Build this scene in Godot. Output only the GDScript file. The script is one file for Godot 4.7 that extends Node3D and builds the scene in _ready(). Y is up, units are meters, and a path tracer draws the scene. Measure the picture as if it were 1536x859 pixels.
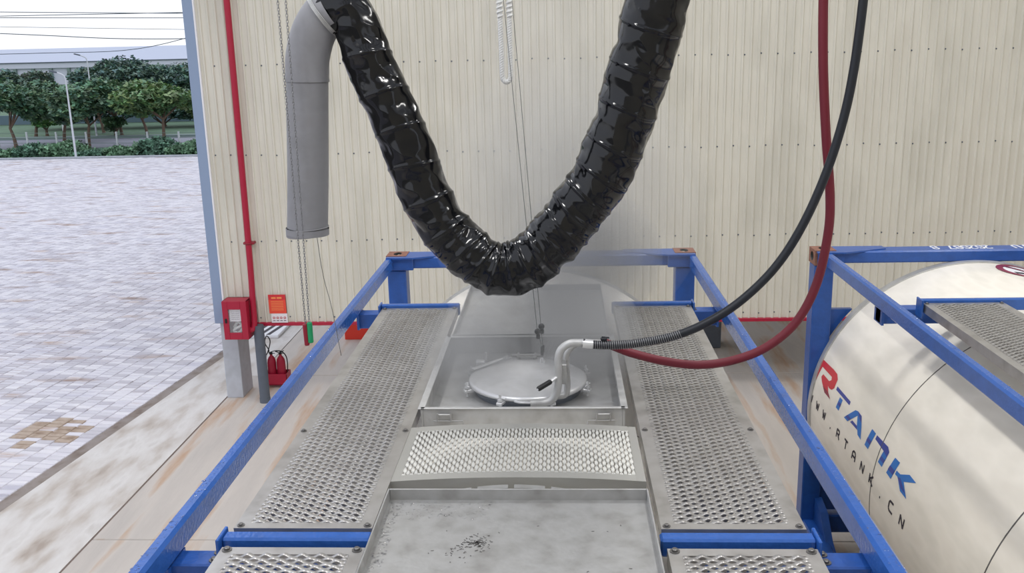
extends Node3D

const LAMBDA := 0.061      # wavelength of the pressed safety grating
const STRIP := 0.0185      # width of one pressed strip
var rng := RandomNumberGenerator.new()
var names := {}
var m := {}

# ---------------------------------------------------------------- mesh builder
class MB:
	var v := PackedVector3Array()
	var n := PackedVector3Array()
	var uv := PackedVector2Array()
	var c := PackedColorArray()
	var idx := PackedInt32Array()
	var tint := Color(1, 1, 1)

	func put(p: Vector3, nn: Vector3, t := Vector2.ZERO) -> int:
		v.append(p); n.append(nn); uv.append(t); c.append(tint)
		return v.size() - 1

	# counter-clockwise seen from outside
	func tri(a: Vector3, b: Vector3, d: Vector3) -> void:
		var nn := (b - a).cross(d - a)
		if nn.length_squared() < 1e-18:
			return
		nn = nn.normalized()
		var i := put(a, nn)
		put(b, nn); put(d, nn)
		idx.append_array(PackedInt32Array([i, i + 2, i + 1]))

	func quad(a: Vector3, b: Vector3, d: Vector3, e: Vector3) -> void:
		var nn := (d - a).cross(e - b)
		if nn.length_squared() < 1e-18:
			return
		nn = nn.normalized()
		var i := put(a, nn, Vector2(0, 0))
		put(b, nn, Vector2(1, 0)); put(d, nn, Vector2(1, 1)); put(e, nn, Vector2(0, 1))
		idx.append_array(PackedInt32Array([i, i + 2, i + 1, i, i + 3, i + 2]))

	func box(p: Vector3, s: Vector3, ch := 0.0, b := Basis()) -> void:
		var h := s * 0.5
		var k: float = minf(ch, minf(h.x, minf(h.y, h.z)) * 0.9)
		for ax in 3:
			for sg: float in [-1.0, 1.0]:
				var a1 := (ax + 1) % 3
				var a2 := (ax + 2) % 3
				var q: Array[Vector3] = []
				for w: Vector2 in [Vector2(-1, -1), Vector2(1, -1), Vector2(1, 1), Vector2(-1, 1)]:
					var t := Vector3()
					t[ax] = sg * h[ax]
					t[a1] = w.x * (h[a1] - k)
					t[a2] = w.y * (h[a2] - k)
					q.append(p + b * t)
				if sg > 0:
					quad(q[0], q[1], q[2], q[3])
				else:
					quad(q[3], q[2], q[1], q[0])
		if k <= 0.0:
			return
		for ax in 3:
			var a1 := (ax + 1) % 3
			var a2 := (ax + 2) % 3
			for w: Vector2 in [Vector2(-1, -1), Vector2(1, -1), Vector2(1, 1), Vector2(-1, 1)]:
				var q: Array[Vector3] = []
				for e in 2:
					for f: float in ([-1.0, 1.0] if e == 0 else [1.0, -1.0]):
						var t := Vector3()
						t[ax] = f * (h[ax] - k)
						t[a1] = w.x * (h[a1] - (k if e == 1 else 0.0))
						t[a2] = w.y * (h[a2] - (k if e == 0 else 0.0))
						q.append(p + b * t)
				if w.x * w.y > 0:
					quad(q[3], q[2], q[1], q[0])
				else:
					quad(q[0], q[1], q[2], q[3])
		for sx: float in [-1.0, 1.0]:
			for sy: float in [-1.0, 1.0]:
				for sz: float in [-1.0, 1.0]:
					var a := p + b * Vector3(sx * h.x, sy * (h.y - k), sz * (h.z - k))
					var d := p + b * Vector3(sx * (h.x - k), sy * h.y, sz * (h.z - k))
					var e := p + b * Vector3(sx * (h.x - k), sy * (h.y - k), sz * h.z)
					if sx * sy * sz > 0:
						tri(a, d, e)
					else:
						tri(a, e, d)

	func span(a: Vector3, b: Vector3, ch := 0.0) -> void:
		box((a + b) * 0.5, (b - a).abs(), ch)

	func bar(a: Vector3, b: Vector3, w: float, h: float, ch := 0.0, up := Vector3.UP) -> void:
		var z := (b - a).normalized()
		var x := up.cross(z).normalized()
		if x.length() < 0.1:
			x = Vector3.RIGHT
		box((a + b) * 0.5, Vector3(w, h, a.distance_to(b)), ch, Basis(x, z.cross(x), z))

	# rows x cols points; smooth; faces out where sgn says so
	func grid(p: Array, closed := false, sgn := 1.0) -> void:
		var r := p.size()
		var k: int = p[0].size()
		var base := v.size()
		for i in r:
			var row: PackedVector3Array = p[i]
			var up: PackedVector3Array = p[maxi(i - 1, 0)]
			var dn: PackedVector3Array = p[mini(i + 1, r - 1)]
			for j in k:
				var l := row[(j - 1 + k) % k] if closed else row[maxi(j - 1, 0)]
				var q := row[(j + 1) % k] if closed else row[mini(j + 1, k - 1)]
				var nn := (dn[j] - up[j]).cross(q - l) * sgn
				nn = nn.normalized() if nn.length_squared() > 1e-20 else Vector3.UP
				put(row[j], nn, Vector2(float(j) / k, float(i) / r))
		for i in r - 1:
			for j in (k if closed else k - 1):
				var a := base + i * k + j
				var b := base + i * k + (j + 1) % k
				var d := a + k
				var e := b + k
				if sgn > 0:
					idx.append_array(PackedInt32Array([a, b, d, b, e, d]))
				else:
					idx.append_array(PackedInt32Array([a, d, b, b, d, e]))

	func tube(path: PackedVector3Array, rad: PackedFloat32Array, sides := 12, caps := true) -> void:
		var rows := []
		var t := (path[1] - path[0]).normalized()
		var x := t.cross(Vector3.UP if absf(t.y) < 0.9 else Vector3.RIGHT).normalized()
		for i in path.size():
			var t2 := (path[mini(i + 1, path.size() - 1)] - path[maxi(i - 1, 0)]).normalized()
			x = (x - t2 * x.dot(t2)).normalized()
			var y := t2.cross(x)
			var row := PackedVector3Array()
			var rr := rad[i] if i < rad.size() else rad[rad.size() - 1]
			for j in sides:
				var a := TAU * j / sides
				row.append(path[i] + (x * cos(a) + y * sin(a)) * rr)
			rows.append(row)
		grid(rows, true, -1.0)
		if caps:
			fan(rows[0], path[0], (path[0] - path[1]).normalized())
			fan(rows[-1], path[-1], (path[-1] - path[-2]).normalized())

	func fan(ring: PackedVector3Array, mid: Vector3, nn: Vector3) -> void:
		var i0 := put(mid, nn)
		for p in ring:
			put(p, nn)
		var k := ring.size()
		for j in k:
			var a := i0 + 1 + j
			var b := i0 + 1 + (j + 1) % k
			if (v[a] - mid).cross(v[b] - mid).dot(nn) > 0:
				idx.append_array(PackedInt32Array([i0, b, a]))
			else:
				idx.append_array(PackedInt32Array([i0, a, b]))

	func rod(a: Vector3, b: Vector3, r: float, sides := 10) -> void:
		tube(PackedVector3Array([a, b]), PackedFloat32Array([r]), sides)

	# profile of (radius, height), turned about local y
	func lathe(prof: PackedVector2Array, xf: Transform3D, sides := 24) -> void:
		for s in prof.size() - 1:
			var rows := []
			for e in 2:
				var row := PackedVector3Array()
				for j in sides:
					var a := TAU * j / sides
					row.append(xf * Vector3(cos(a) * maxf(prof[s + e].x, 1e-5), prof[s + e].y, sin(a) * maxf(prof[s + e].x, 1e-5)))
				rows.append(row)
			grid(rows, true, 1.0)

	# smooth lathe
	func turn(prof: PackedVector2Array, xf: Transform3D, sides := 32) -> void:
		var rows := []
		for q in prof:
			var row := PackedVector3Array()
			for j in sides:
				var a := TAU * j / sides
				row.append(xf * Vector3(cos(a) * maxf(q.x, 1e-4), q.y, sin(a) * maxf(q.x, 1e-4)))
			rows.append(row)
		grid(rows, true, 1.0)

	func ball(p: Vector3, r: Vector3, k := 12) -> void:
		var prof := PackedVector2Array()
		for i in k + 1:
			var a := -PI / 2 + PI * i / k
			prof.append(Vector2(cos(a), sin(a)))
		turn(prof, Transform3D(Basis.from_scale(r), p), k * 2)

	# polygon in local xy pushed out along local z from h0 to h1
	func prism(poly: PackedVector2Array, h0: float, h1: float, xf := Transform3D()) -> void:
		var p := poly
		if Geometry2D.is_polygon_clockwise(p):
			p = p.duplicate()
			p.reverse()
		var t := Geometry2D.triangulate_polygon(p)
		for i in range(0, t.size(), 3):
			var a := p[t[i]]
			var b := p[t[i + 1]]
			var d := p[t[i + 2]]
			if (b - a).cross(d - a) < 0:
				var q := b
				b = d
				d = q
			tri(xf * Vector3(a.x, a.y, h1), xf * Vector3(b.x, b.y, h1), xf * Vector3(d.x, d.y, h1))
			tri(xf * Vector3(a.x, a.y, h0), xf * Vector3(d.x, d.y, h0), xf * Vector3(b.x, b.y, h0))
		for i in p.size():
			var a := p[i]
			var b := p[(i + 1) % p.size()]
			quad(xf * Vector3(a.x, a.y, h0), xf * Vector3(b.x, b.y, h0), xf * Vector3(b.x, b.y, h1), xf * Vector3(a.x, a.y, h1))

	func torus(p: Vector3, axis: Vector3, r: float, t: float, k := 24, s := 8) -> void:
		var z := axis.normalized()
		var x := z.cross(Vector3.UP if absf(z.y) < 0.9 else Vector3.RIGHT).normalized()
		var y := z.cross(x)
		var rows := []
		for i in k + 1:
			var a := TAU * i / k
			var o := x * cos(a) + y * sin(a)
			var row := PackedVector3Array()
			for j in s:
				var b := TAU * j / s
				row.append(p + o * (r + t * cos(b)) + z * (t * sin(b)))
			rows.append(row)
		grid(rows, true, -1.0)

	func mesh(colored := false) -> ArrayMesh:
		var arr := []
		arr.resize(Mesh.ARRAY_MAX)
		arr[Mesh.ARRAY_VERTEX] = v
		arr[Mesh.ARRAY_NORMAL] = n
		arr[Mesh.ARRAY_TEX_UV] = uv
		if colored:
			arr[Mesh.ARRAY_COLOR] = c
		arr[Mesh.ARRAY_INDEX] = idx
		var am := ArrayMesh.new()
		am.add_surface_from_arrays(Mesh.PRIMITIVE_TRIANGLES, arr)
		return am

# ---------------------------------------------------------------- scene helpers
func numbered(s: String) -> String:
	if not names.has(s):
		names[s] = 0
		return s
	names[s] += 1
	return "%s_%03d" % [s, names[s]]

func thing(called: String, label: String, category: String, at := Vector3.ZERO, group := "") -> Node3D:
	var o := Node3D.new()
	o.name = numbered(called)
	add_child(o)
	o.position = at
	tag(o, label, category, group)
	return o

func tag(o: Node3D, label: String, category: String, group := "") -> Node3D:
	o.set_meta("label", label)
	o.set_meta("category", category)
	if group:
		o.set_meta("group", group)
	return o

func obj(called: String, b: MB, mat: Material, parent: Node3D = null, kind := "", label := "") -> MeshInstance3D:
	var o := MeshInstance3D.new()
	o.mesh = b.mesh(mat is StandardMaterial3D and mat.vertex_color_use_as_albedo)
	o.material_override = mat
	o.name = numbered(called) if parent == null else called
	if parent == null:
		add_child(o)
	else:
		parent.add_child(o, true)
		if parent.get_parent() == self:
			pass
	if kind:
		o.set_meta("kind", kind)
	if label:
		o.set_meta("label", label)
	return o

func same(called: String, mesh: Mesh, mat: Material, parent: Node3D, at := Transform3D()) -> MeshInstance3D:
	var o := MeshInstance3D.new()
	o.mesh = mesh
	o.material_override = mat
	o.name = called
	parent.add_child(o, true)
	o.transform = at
	return o

func many(called: String, mesh: Mesh, mat: Material, xf: Array, parent: Node3D = null, cols := PackedColorArray()) -> MultiMeshInstance3D:
	var mm := MultiMesh.new()
	mm.transform_format = MultiMesh.TRANSFORM_3D
	mm.use_colors = cols.size() > 0
	mm.mesh = mesh
	mm.instance_count = xf.size()
	for i in xf.size():
		mm.set_instance_transform(i, xf[i])
		if cols.size() > 0:
			mm.set_instance_color(i, cols[i])
	var o := MultiMeshInstance3D.new()
	o.multimesh = mm
	o.material_override = mat
	o.name = numbered(called) if parent == null else called
	if parent == null:
		add_child(o)
	else:
		parent.add_child(o, true)
	o.set_meta("kind", "stuff")
	return o

func struct(called: String, at := Vector3.ZERO) -> Node3D:
	var o := Node3D.new()
	o.name = called
	add_child(o)
	o.position = at
	o.set_meta("kind", "structure")
	return o

func pts(a: Array, z: float) -> PackedVector3Array:
	var p := PackedVector3Array()
	for i in range(0, a.size(), 2):
		p.append(Vector3(a[i], a[i + 1], z))
	return p

# Catmull-Rom through the points, k steps per span
func smooth(p: PackedVector3Array, k := 8) -> PackedVector3Array:
	var o := PackedVector3Array()
	var s := p.size()
	for i in s - 1:
		for j in k:
			o.append(p[i].cubic_interpolate(p[i + 1], p[maxi(i - 1, 0)], p[mini(i + 2, s - 1)], float(j) / k))
	o.append(p[s - 1])
	return o

# points at an even spacing
func even(p: PackedVector3Array, step: float) -> PackedVector3Array:
	var o := PackedVector3Array([p[0]])
	var left := step
	for i in p.size() - 1:
		var a := p[i]
		var b := p[i + 1]
		var d := a.distance_to(b)
		var t := left
		while t <= d:
			o.append(a.lerp(b, t / d))
			t += step
		left = t - d
	return o

func noise(freq: float, colors: Array, offs: Array, kind := FastNoiseLite.TYPE_SIMPLEX_SMOOTH, oct := 4, size := 512, sd := 1) -> NoiseTexture2D:
	var f := FastNoiseLite.new()
	f.noise_type = kind
	f.frequency = freq
	f.fractal_octaves = oct
	f.seed = sd
	var t := NoiseTexture2D.new()
	t.width = size
	t.height = size
	t.seamless = true
	t.noise = f
	var g := Gradient.new()
	g.offsets = PackedFloat32Array(offs)
	var cc := PackedColorArray()
	for q in colors:
		cc.append(q)
	g.colors = cc
	t.color_ramp = g
	return t

func bump(freq: float, strength := 4.0, oct := 4, size := 512, sd := 1) -> NoiseTexture2D:
	var f := FastNoiseLite.new()
	f.frequency = freq
	f.fractal_octaves = oct
	f.seed = sd
	var t := NoiseTexture2D.new()
	t.width = size
	t.height = size
	t.seamless = true
	t.as_normal_map = true
	t.bump_strength = strength
	t.noise = f
	return t

func mat(called: String, col: Color, rough := 0.6, metal := 0.0, tex: Texture2D = null, scl := Vector3.ONE, nrm: Texture2D = null, nscale := 0.5) -> StandardMaterial3D:
	var q := StandardMaterial3D.new()
	q.resource_name = called
	q.albedo_color = col
	q.roughness = rough
	q.metallic = metal
	if tex or nrm:
		q.uv1_triplanar = true
		q.uv1_world_triplanar = true
		q.uv1_scale = scl
	if tex:
		q.albedo_texture = tex
	if nrm:
		q.normal_enabled = true
		q.normal_texture = nrm
		q.normal_scale = nscale
	m[called] = q
	return q

func c8(r: int, g: int, b: int) -> Color:
	return Color(r / 255.0, g / 255.0, b / 255.0)

func materials() -> void:
	var w := Color.WHITE
	var soft := noise(0.01, [c8(240, 240, 239), w, c8(247, 246, 245)], [0.2, 0.55, 0.85])
	var grime := noise(0.012, [c8(222, 220, 218), c8(241, 240, 239), w, c8(246, 245, 244)], [0.1, 0.35, 0.65, 0.9], FastNoiseLite.TYPE_SIMPLEX_SMOOTH, 6, 512, 3)
	var stain := noise(0.006, [c8(236, 204, 178), c8(246, 232, 220), c8(252, 250, 248), c8(240, 239, 238)], [0.1, 0.27, 0.42, 0.9], FastNoiseLite.TYPE_SIMPLEX_SMOOTH, 6, 512, 7)
	var dirt := noise(0.012, [c8(196, 184, 174), c8(224, 217, 210), c8(244, 242, 240), w, c8(232, 229, 226)], [0.05, 0.24, 0.46, 0.7, 0.95], FastNoiseLite.TYPE_SIMPLEX_SMOOTH, 6, 512, 17)
	var yardtex := noise(0.01, [c8(190, 160, 138), c8(226, 214, 206), c8(244, 243, 246), w, c8(226, 226, 234)], [0.06, 0.17, 0.3, 0.6, 0.92], FastNoiseLite.TYPE_SIMPLEX_SMOOTH, 6, 1024, 11)
	var fine := bump(0.05, 3.0, 4, 512, 5)
	var wet := bump(0.06, 10.0, 2, 512, 9)
	mat("siding", c8(220, 216, 203), 0.45, 0.0, soft, Vector3(0.25, 0.08, 0.25))
	mat("trim_blue", c8(140, 158, 186), 0.5)
	mat("column_grey", c8(186, 190, 198), 0.6, 0.0, soft, Vector3.ONE * 0.6)
	mat("slate", c8(92, 100, 112), 0.6, 0.0, soft, Vector3.ONE * 0.6)
	mat("red", c8(168, 20, 54), 0.45)
	mat("red_dark", c8(140, 22, 42), 0.45)
	mat("red_orange", c8(226, 58, 40), 0.5)
	mat("concrete", c8(202, 195, 188), 0.75, 0.0, stain, Vector3(0.9, 0.35, 0.12), fine, 0.2)
	mat("apron", c8(218, 214, 210), 0.75, 0.0, dirt, Vector3(0.4, 0.5, 0.14), fine, 0.25)
	mat("joint", c8(120, 104, 96), 0.9)
	mat("drain", c8(150, 140, 134), 0.85, 0.0, dirt, Vector3.ONE * 0.5)
	mat("yard", c8(170, 168, 174), 0.7, 0.0, yardtex, Vector3(0.04, 0.1, 0.12), fine, 0.2)
	mat("paver_a", c8(226, 223, 228), 0.7, 0.0, yardtex, Vector3(0.05, 0.1, 0.16))
	mat("paver_b", c8(217, 214, 219), 0.7, 0.0, yardtex, Vector3(0.05, 0.1, 0.16))
	mat("paver_c", c8(233, 230, 233), 0.7, 0.0, yardtex, Vector3(0.05, 0.1, 0.16))
	mat("paver_d", c8(204, 200, 205), 0.7, 0.0, yardtex, Vector3(0.05, 0.1, 0.16))
	mat("sand", c8(190, 172, 156), 0.9, 0.0, dirt, Vector3.ONE * 0.7)
	mat("blue", c8(36, 84, 162), 0.32, 0.0, soft, Vector3.ONE * 1.5, wet, 0.05)
	mat("blue_wet", c8(46, 94, 172), 0.2, 0.0, soft, Vector3.ONE * 1.5, wet, 0.07)
	mat("rust", c8(142, 100, 84), 0.85, 0.0, grime, Vector3.ONE * 3.0, fine, 0.8)
	mat("cream", c8(248, 242, 230), 0.35, 0.0, soft, Vector3(0.9, 0.9, 0.25))
	mat("seam", c8(96, 94, 92), 0.6)
	mat("galv", c8(186, 184, 182), 0.34, 0.7, grime, Vector3.ONE * 0.9)
	mat("steel", c8(178, 178, 177), 0.38, 0.5, grime, Vector3.ONE * 1.1, fine, 0.12)
	mat("step_steel", c8(178, 177, 172), 0.42, 0.5)
	mat("bolt_steel", c8(120, 118, 116), 0.35, 0.7)
	mat("steel_bright", c8(230, 230, 231), 0.3, 0.45, soft, Vector3.ONE)
	mat("steel_dull", c8(196, 196, 195), 0.45, 0.4, grime, Vector3.ONE * 0.8, fine, 0.15)
	mat("pvc", c8(142, 142, 146), 0.5, 0.0, soft, Vector3.ONE * 1.2)
	mat("black", c8(16, 16, 18), 0.5)
	var ho := mat("duct", c8(6, 7, 11), 0.13)
	ho.metallic_specular = 0.5
	mat("rubber", c8(24, 28, 36), 0.45)
	mat("hose_red", c8(112, 26, 42), 0.5)
	mat("rope", c8(226, 226, 224), 0.8)
	mat("cord", c8(96, 98, 96), 0.6)
	mat("chain", c8(150, 150, 152), 0.4, 0.8)
	mat("green", c8(24, 150, 96), 0.5)
	mat("white", c8(236, 236, 240), 0.5)
	mat("paper", c8(228, 222, 226), 0.6)
	mat("ink", c8(58, 52, 60), 0.7)
	mat("ink_red", c8(190, 52, 60), 0.6)
	mat("notice", c8(226, 72, 50), 0.55)
	mat("notice_band", c8(206, 44, 52), 0.55)
	mat("notice_text", c8(238, 150, 84), 0.55)
	mat("logo_red", c8(206, 40, 56), 0.35)
	mat("logo_red_deep", c8(140, 44, 66), 0.35)
	mat("logo_blue", c8(20, 112, 196), 0.35)
	mat("logo_navy", c8(48, 66, 156), 0.35)
	mat("leaf", Color.WHITE, 0.75)
	m.leaf.vertex_color_use_as_albedo = true
	m.leaf.backlight_enabled = true
	m.leaf.backlight = Color(0.15, 0.15, 0.12)
	mat("bark", c8(120, 100, 88), 0.9)
	mat("asphalt", c8(144, 146, 158), 0.85)
	mat("grass", c8(100, 128, 104), 0.95, 0.0, grime, Vector3.ONE * 0.2)
	mat("far_wall", c8(206, 208, 222), 0.6)
	mat("far_roof", c8(184, 192, 210), 0.5)
	mat("far_fence", c8(92, 112, 124), 0.7)
	mat("far_pillar", c8(120, 138, 134), 0.7)
	mat("galv_pole", c8(206, 210, 216), 0.5)
	var glow := mat("lamp_glow", c8(250, 248, 244), 0.4)
	glow.emission_enabled = true
	glow.emission = Color(1.0, 0.98, 0.95)
	glow.emission_energy_multiplier = 2.0
	mat("roof_panel", c8(214, 216, 218), 0.6)
	var pane := mat("pane", Color(0.9, 0.93, 0.95, 0.12), 0.05)
	pane.transparency = BaseMaterial3D.TRANSPARENCY_ALPHA
	var drop := mat("drop", Color(1, 1, 1, 0.03), 0.02)
	drop.refraction_enabled = true
	drop.refraction_scale = 0.033
	drop.transparency = BaseMaterial3D.TRANSPARENCY_ALPHA

# ---------------------------------------------------------------- lettering
const GLYPH := {
	"W": [[0, 1, .25, 0, .5, .8, .75, 0, 1, 1]], "R": [[0, 0, .05, 1, .75, 1, .9, .8, .7, .5, .1, .5], [.5, .5, .95, 0]],
	"T": [[0, 1, 1, 1], [.5, 1, .5, 0]], "A": [[0, 0, .1, .8, .35, 1, .75, 1, .95, .8, .95, 0], [.1, .42, .95, .42]],
	"N": [[0, 0, .05, 1, .85, 0, .95, 1]], "K": [[0, 0, 0, 1], [.9, 1, .1, .5, .95, 0]], ".": [[.35, 0, .5, 0]],
	"C": [[.95, 1, .2, 1, 0, .8, 0, .2, .2, 0, .95, 0]], "O": [[.2, 0, 0, .25, 0, .75, .2, 1, .8, 1, 1, .75, 1, .25, .8, 0, .2, 0]],
	"U": [[0, 1, 0, .2, .2, 0, .8, 0, 1, .2, 1, 1]], "2": [[0, .85, .2, 1, .8, 1, 1, .8, .9, .55, 0, 0, 1, 0]],
	"6": [[.95, .9, .7, 1, .25, 1, 0, .7, 0, .2, .2, 0, .8, 0, 1, .2, 1, .4, .8, .58, .2, .58, 0, .4]],
	"7": [[0, 1, 1, 1, .4, 0]], "8": [[.2, .53, 0, .75, .2, 1, .8, 1, 1, .75, .8, .53, .2, .53, 0, .25, .2, 0, .8, 0, 1, .25, .8, .53]],
}

# strokes of one glyph: to.call(u, v) gives a point, nrm its normal
func glyph(b: MB, ch: String, to: Callable, lift: Vector3, width: float) -> void:
	for line: Array in GLYPH[ch]:
		for i in range(0, line.size() - 2, 2):
			var p: Vector3 = to.call(line[i], line[i + 1])
			var q: Vector3 = to.call(line[i + 2], line[i + 3])
			b.bar(p + lift, q + lift, width, 0.002, 0.0, lift.normalized())

# a flat polygon in (z, arc) laid on a drum of radius r about the axis (x0, y0)
func on_drum(b: MB, flat: Array, r: float, y0: float, lift := 0.0015) -> void:
	var p := PackedVector2Array()
	for i in range(0, flat.size(), 2):
		p.append(Vector2(flat[i], flat[i + 1]))
	var lo := p[0].y
	var hi := p[0].y
	for q in p:
		lo = minf(lo, q.y)
		hi = maxf(hi, q.y)
	var s := lo
	while s < hi:
		var rect := PackedVector2Array([Vector2(-9, s), Vector2(9, s), Vector2(9, s + 0.03), Vector2(-9, s + 0.03)])
		for piece: PackedVector2Array in Geometry2D.intersect_polygons(p, rect):
			var t := Geometry2D.triangulate_polygon(piece)
			for i in range(0, t.size(), 3):
				var q: Array[Vector3] = []
				for e in 3:
					var w := piece[t[i + e]]
					var a := w.y / r
					q.append(Vector3(-sin(a) * (r + lift), y0 + cos(a) * (r + lift), w.x))
				var out := Vector3(q[0].x, q[0].y - y0, 0)
				if (q[1] - q[0]).cross(q[2] - q[0]).dot(out) > 0:
					b.tri(q[0], q[1], q[2])
				else:
					b.tri(q[0], q[2], q[1])
		s += 0.03

# ---------------------------------------------------------------- pressed grating
func bolt(at: Vector3, r: float, parent: Node3D) -> void:
	var b := MB.new()
	b.lathe(PackedVector2Array([Vector2(r * 1.7, 0), Vector2(r * 1.7, r * 0.3), Vector2(r, r * 0.3), Vector2(r, r * 0.95), Vector2(r * 0.8, r * 1.1), Vector2(0, r * 1.1)]), Transform3D(Basis(), at), 12)
	obj("bolt", b, m.bolt_steel, parent)

# strips run along x (or along z when turned); every other strip is pressed the other way
func grating(b: MB, x0: float, x1: float, z0: float, z1: float, y: float, mx: float, mz: float, amp: float, along_z := false, arch := 0.0, skirt := 0.05, strip := STRIP, wave := LAMBDA, neck := 0.1) -> void:
	var xc := (x0 + x1) / 2
	var hw := (x1 - x0) / 2
	var lift := func(p: Vector3) -> Vector3: return p + Vector3(0, arch * (1.0 - pow((p.x - xc) / hw, 2)), 0)
	var X0 := x0 + mx
	var X1 := x1 - mx
	var Z0 := z0 + mz
	var Z1 := z1 - mz
	# plain margins and a folded skirt
	var rim := [[x0, X0, z0, z1], [X1, x1, z0, z1]]
	for q: Array in rim:
		b.quad(Vector3(q[0], y, q[3]), Vector3(q[1], y, q[3]), Vector3(q[1], y, q[2]), Vector3(q[0], y, q[2]))
	for q: Array in [[z0, Z0], [Z1, z1]]:
		for k in 24:
			var a := lerpf(X0, X1, k / 24.0)
			var d := lerpf(X0, X1, (k + 1) / 24.0)
			b.quad(lift.call(Vector3(a, y, q[1])), lift.call(Vector3(d, y, q[1])), lift.call(Vector3(d, y, q[0])), lift.call(Vector3(a, y, q[0])))
	var dn := Vector3(0, -skirt, 0)
	for k in 24:
		var a: Vector3 = lift.call(Vector3(lerpf(x0, x1, k / 24.0), y, z1))
		var d: Vector3 = lift.call(Vector3(lerpf(x0, x1, (k + 1) / 24.0), y, z1))
		b.quad(Vector3(a.x, y - skirt, z1), Vector3(d.x, y - skirt, z1), d, a)
		a.z = z0
		d.z = z0
		b.quad(Vector3(d.x, y - skirt, z0), Vector3(a.x, y - skirt, z0), a, d)
	for sx: float in [x0, x1]:
		var a := Vector3(sx, y, z0)
		var d := Vector3(sx, y, z1)
		if sx == x1:
			b.quad(d + dn, a + dn, a, d)
			b.quad(a + dn + Vector3(-.002, 0, 0), d + dn + Vector3(-.002, 0, 0), d + Vector3(-.002, -.002, 0), a + Vector3(-.002, -.002, 0))
		else:
			b.quad(a + dn, d + dn, d, a)
			b.quad(d + dn + Vector3(.002, 0, 0), a + dn + Vector3(.002, 0, 0), a + Vector3(.002, -.002, 0), d + Vector3(.002, -.002, 0))
	# the pressed strips
	var run0 := Z0 if along_z else X0
	var run1 := Z1 if along_z else X1
	var cross0 := X0 if along_z else Z0
	var cross1 := X1 if along_z else Z1
	var count := int(round((cross1 - cross0) / strip))
	var w := (cross1 - cross0) / count
	var waves := roundf((run1 - run0) / wave * 2.0) / 2.0
	var seg := int(waves * 10)
	for k in count:
		var ca := cross0 + k * w
		var cb := ca + w
		var rows := [PackedVector3Array(), PackedVector3Array()]
		for s in seg + 1:
			var t := float(s) / seg
			var fade := clampf(minf(t, 1.0 - t) * waves * 4.0, 0.0, 1.0)
			var h := amp * cos(TAU * waves * t + PI * k) * fade
			if not along_z:
				if k % 2:
					h *= 0.55
				elif h < 0:
					h *= 0.5
			var r := lerpf(run0, run1, t)
			var thin := w * 0.5 * neck * absf(h) / amp
			var crown := 0.0022 * maxf(h, 0.0) / amp
			if along_z:
				rows[0].append(lift.call(Vector3(ca + thin, y + h, r)))
				rows[1].append(lift.call(Vector3(cb - thin, y + h, r)))
			else:
				rows[0].append(Vector3(r, y + h - crown, ca + thin))
				rows[1].append(Vector3(r, y + h - crown, cb - thin))
		if along_z:
			b.grid([rows[0], rows[1]], false, -1.0)
			for e in 2:
				for s in seg:
					var a: Vector3 = rows[e][s]
					var d: Vector3 = rows[e][s + 1]
					var th := Vector3(0, -0.003, 0)
					if e == 0:
						b.quad(a + th, d + th, d, a)
					else:
						b.quad(d + th, a + th, a, d)
		else:
			var mid := PackedVector3Array()
			for s in seg + 1:
				var a: Vector3 = rows[0][s]
				var d: Vector3 = rows[1][s]
				mid.append((a + d) / 2 + Vector3(0, 0.002, 0))
			b.grid([rows[0], mid, rows[1]], false, 1.0)
			# the near edge is turned down, deeper where the strip is pressed low
			for s in seg:
				var a: Vector3 = rows[1][s]
				var d: Vector3 = rows[1][s + 1]
				var ta := Vector3(0, -0.003 - 1.6 * maxf(0.0, y - a.y), 0)
				var td := Vector3(0, -0.003 - 1.6 * maxf(0.0, y - d.y), 0)
				b.quad(a + ta, d + td, d, a)

func drops(parent: Node3D, lo: Vector3, hi: Vector3, count: int, rmin: float, rmax: float) -> void:
	var b := MB.new()
	b.turn(PackedVector2Array([Vector2(1, 0), Vector2(.92, .3), Vector2(.6, .52), Vector2(0, .6)]), Transform3D(), 8)
	var xf := []
	for i in count:
		var r := rng.randf_range(rmin, rmax) * (2.0 if rng.randf() < 0.08 else 1.0)
		var p := Vector3(rng.randf_range(lo.x, hi.x), rng.randf_range(lo.y, hi.y), rng.randf_range(lo.z, hi.z))
		xf.append(Transform3D(Basis(Vector3.UP, rng.randf() * TAU) * Basis.from_scale(Vector3(r, r * 0.5, r * rng.randf_range(0.8, 1.8))), p))
	many("water_drops", b.mesh(), m.drop, xf, parent)

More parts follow.
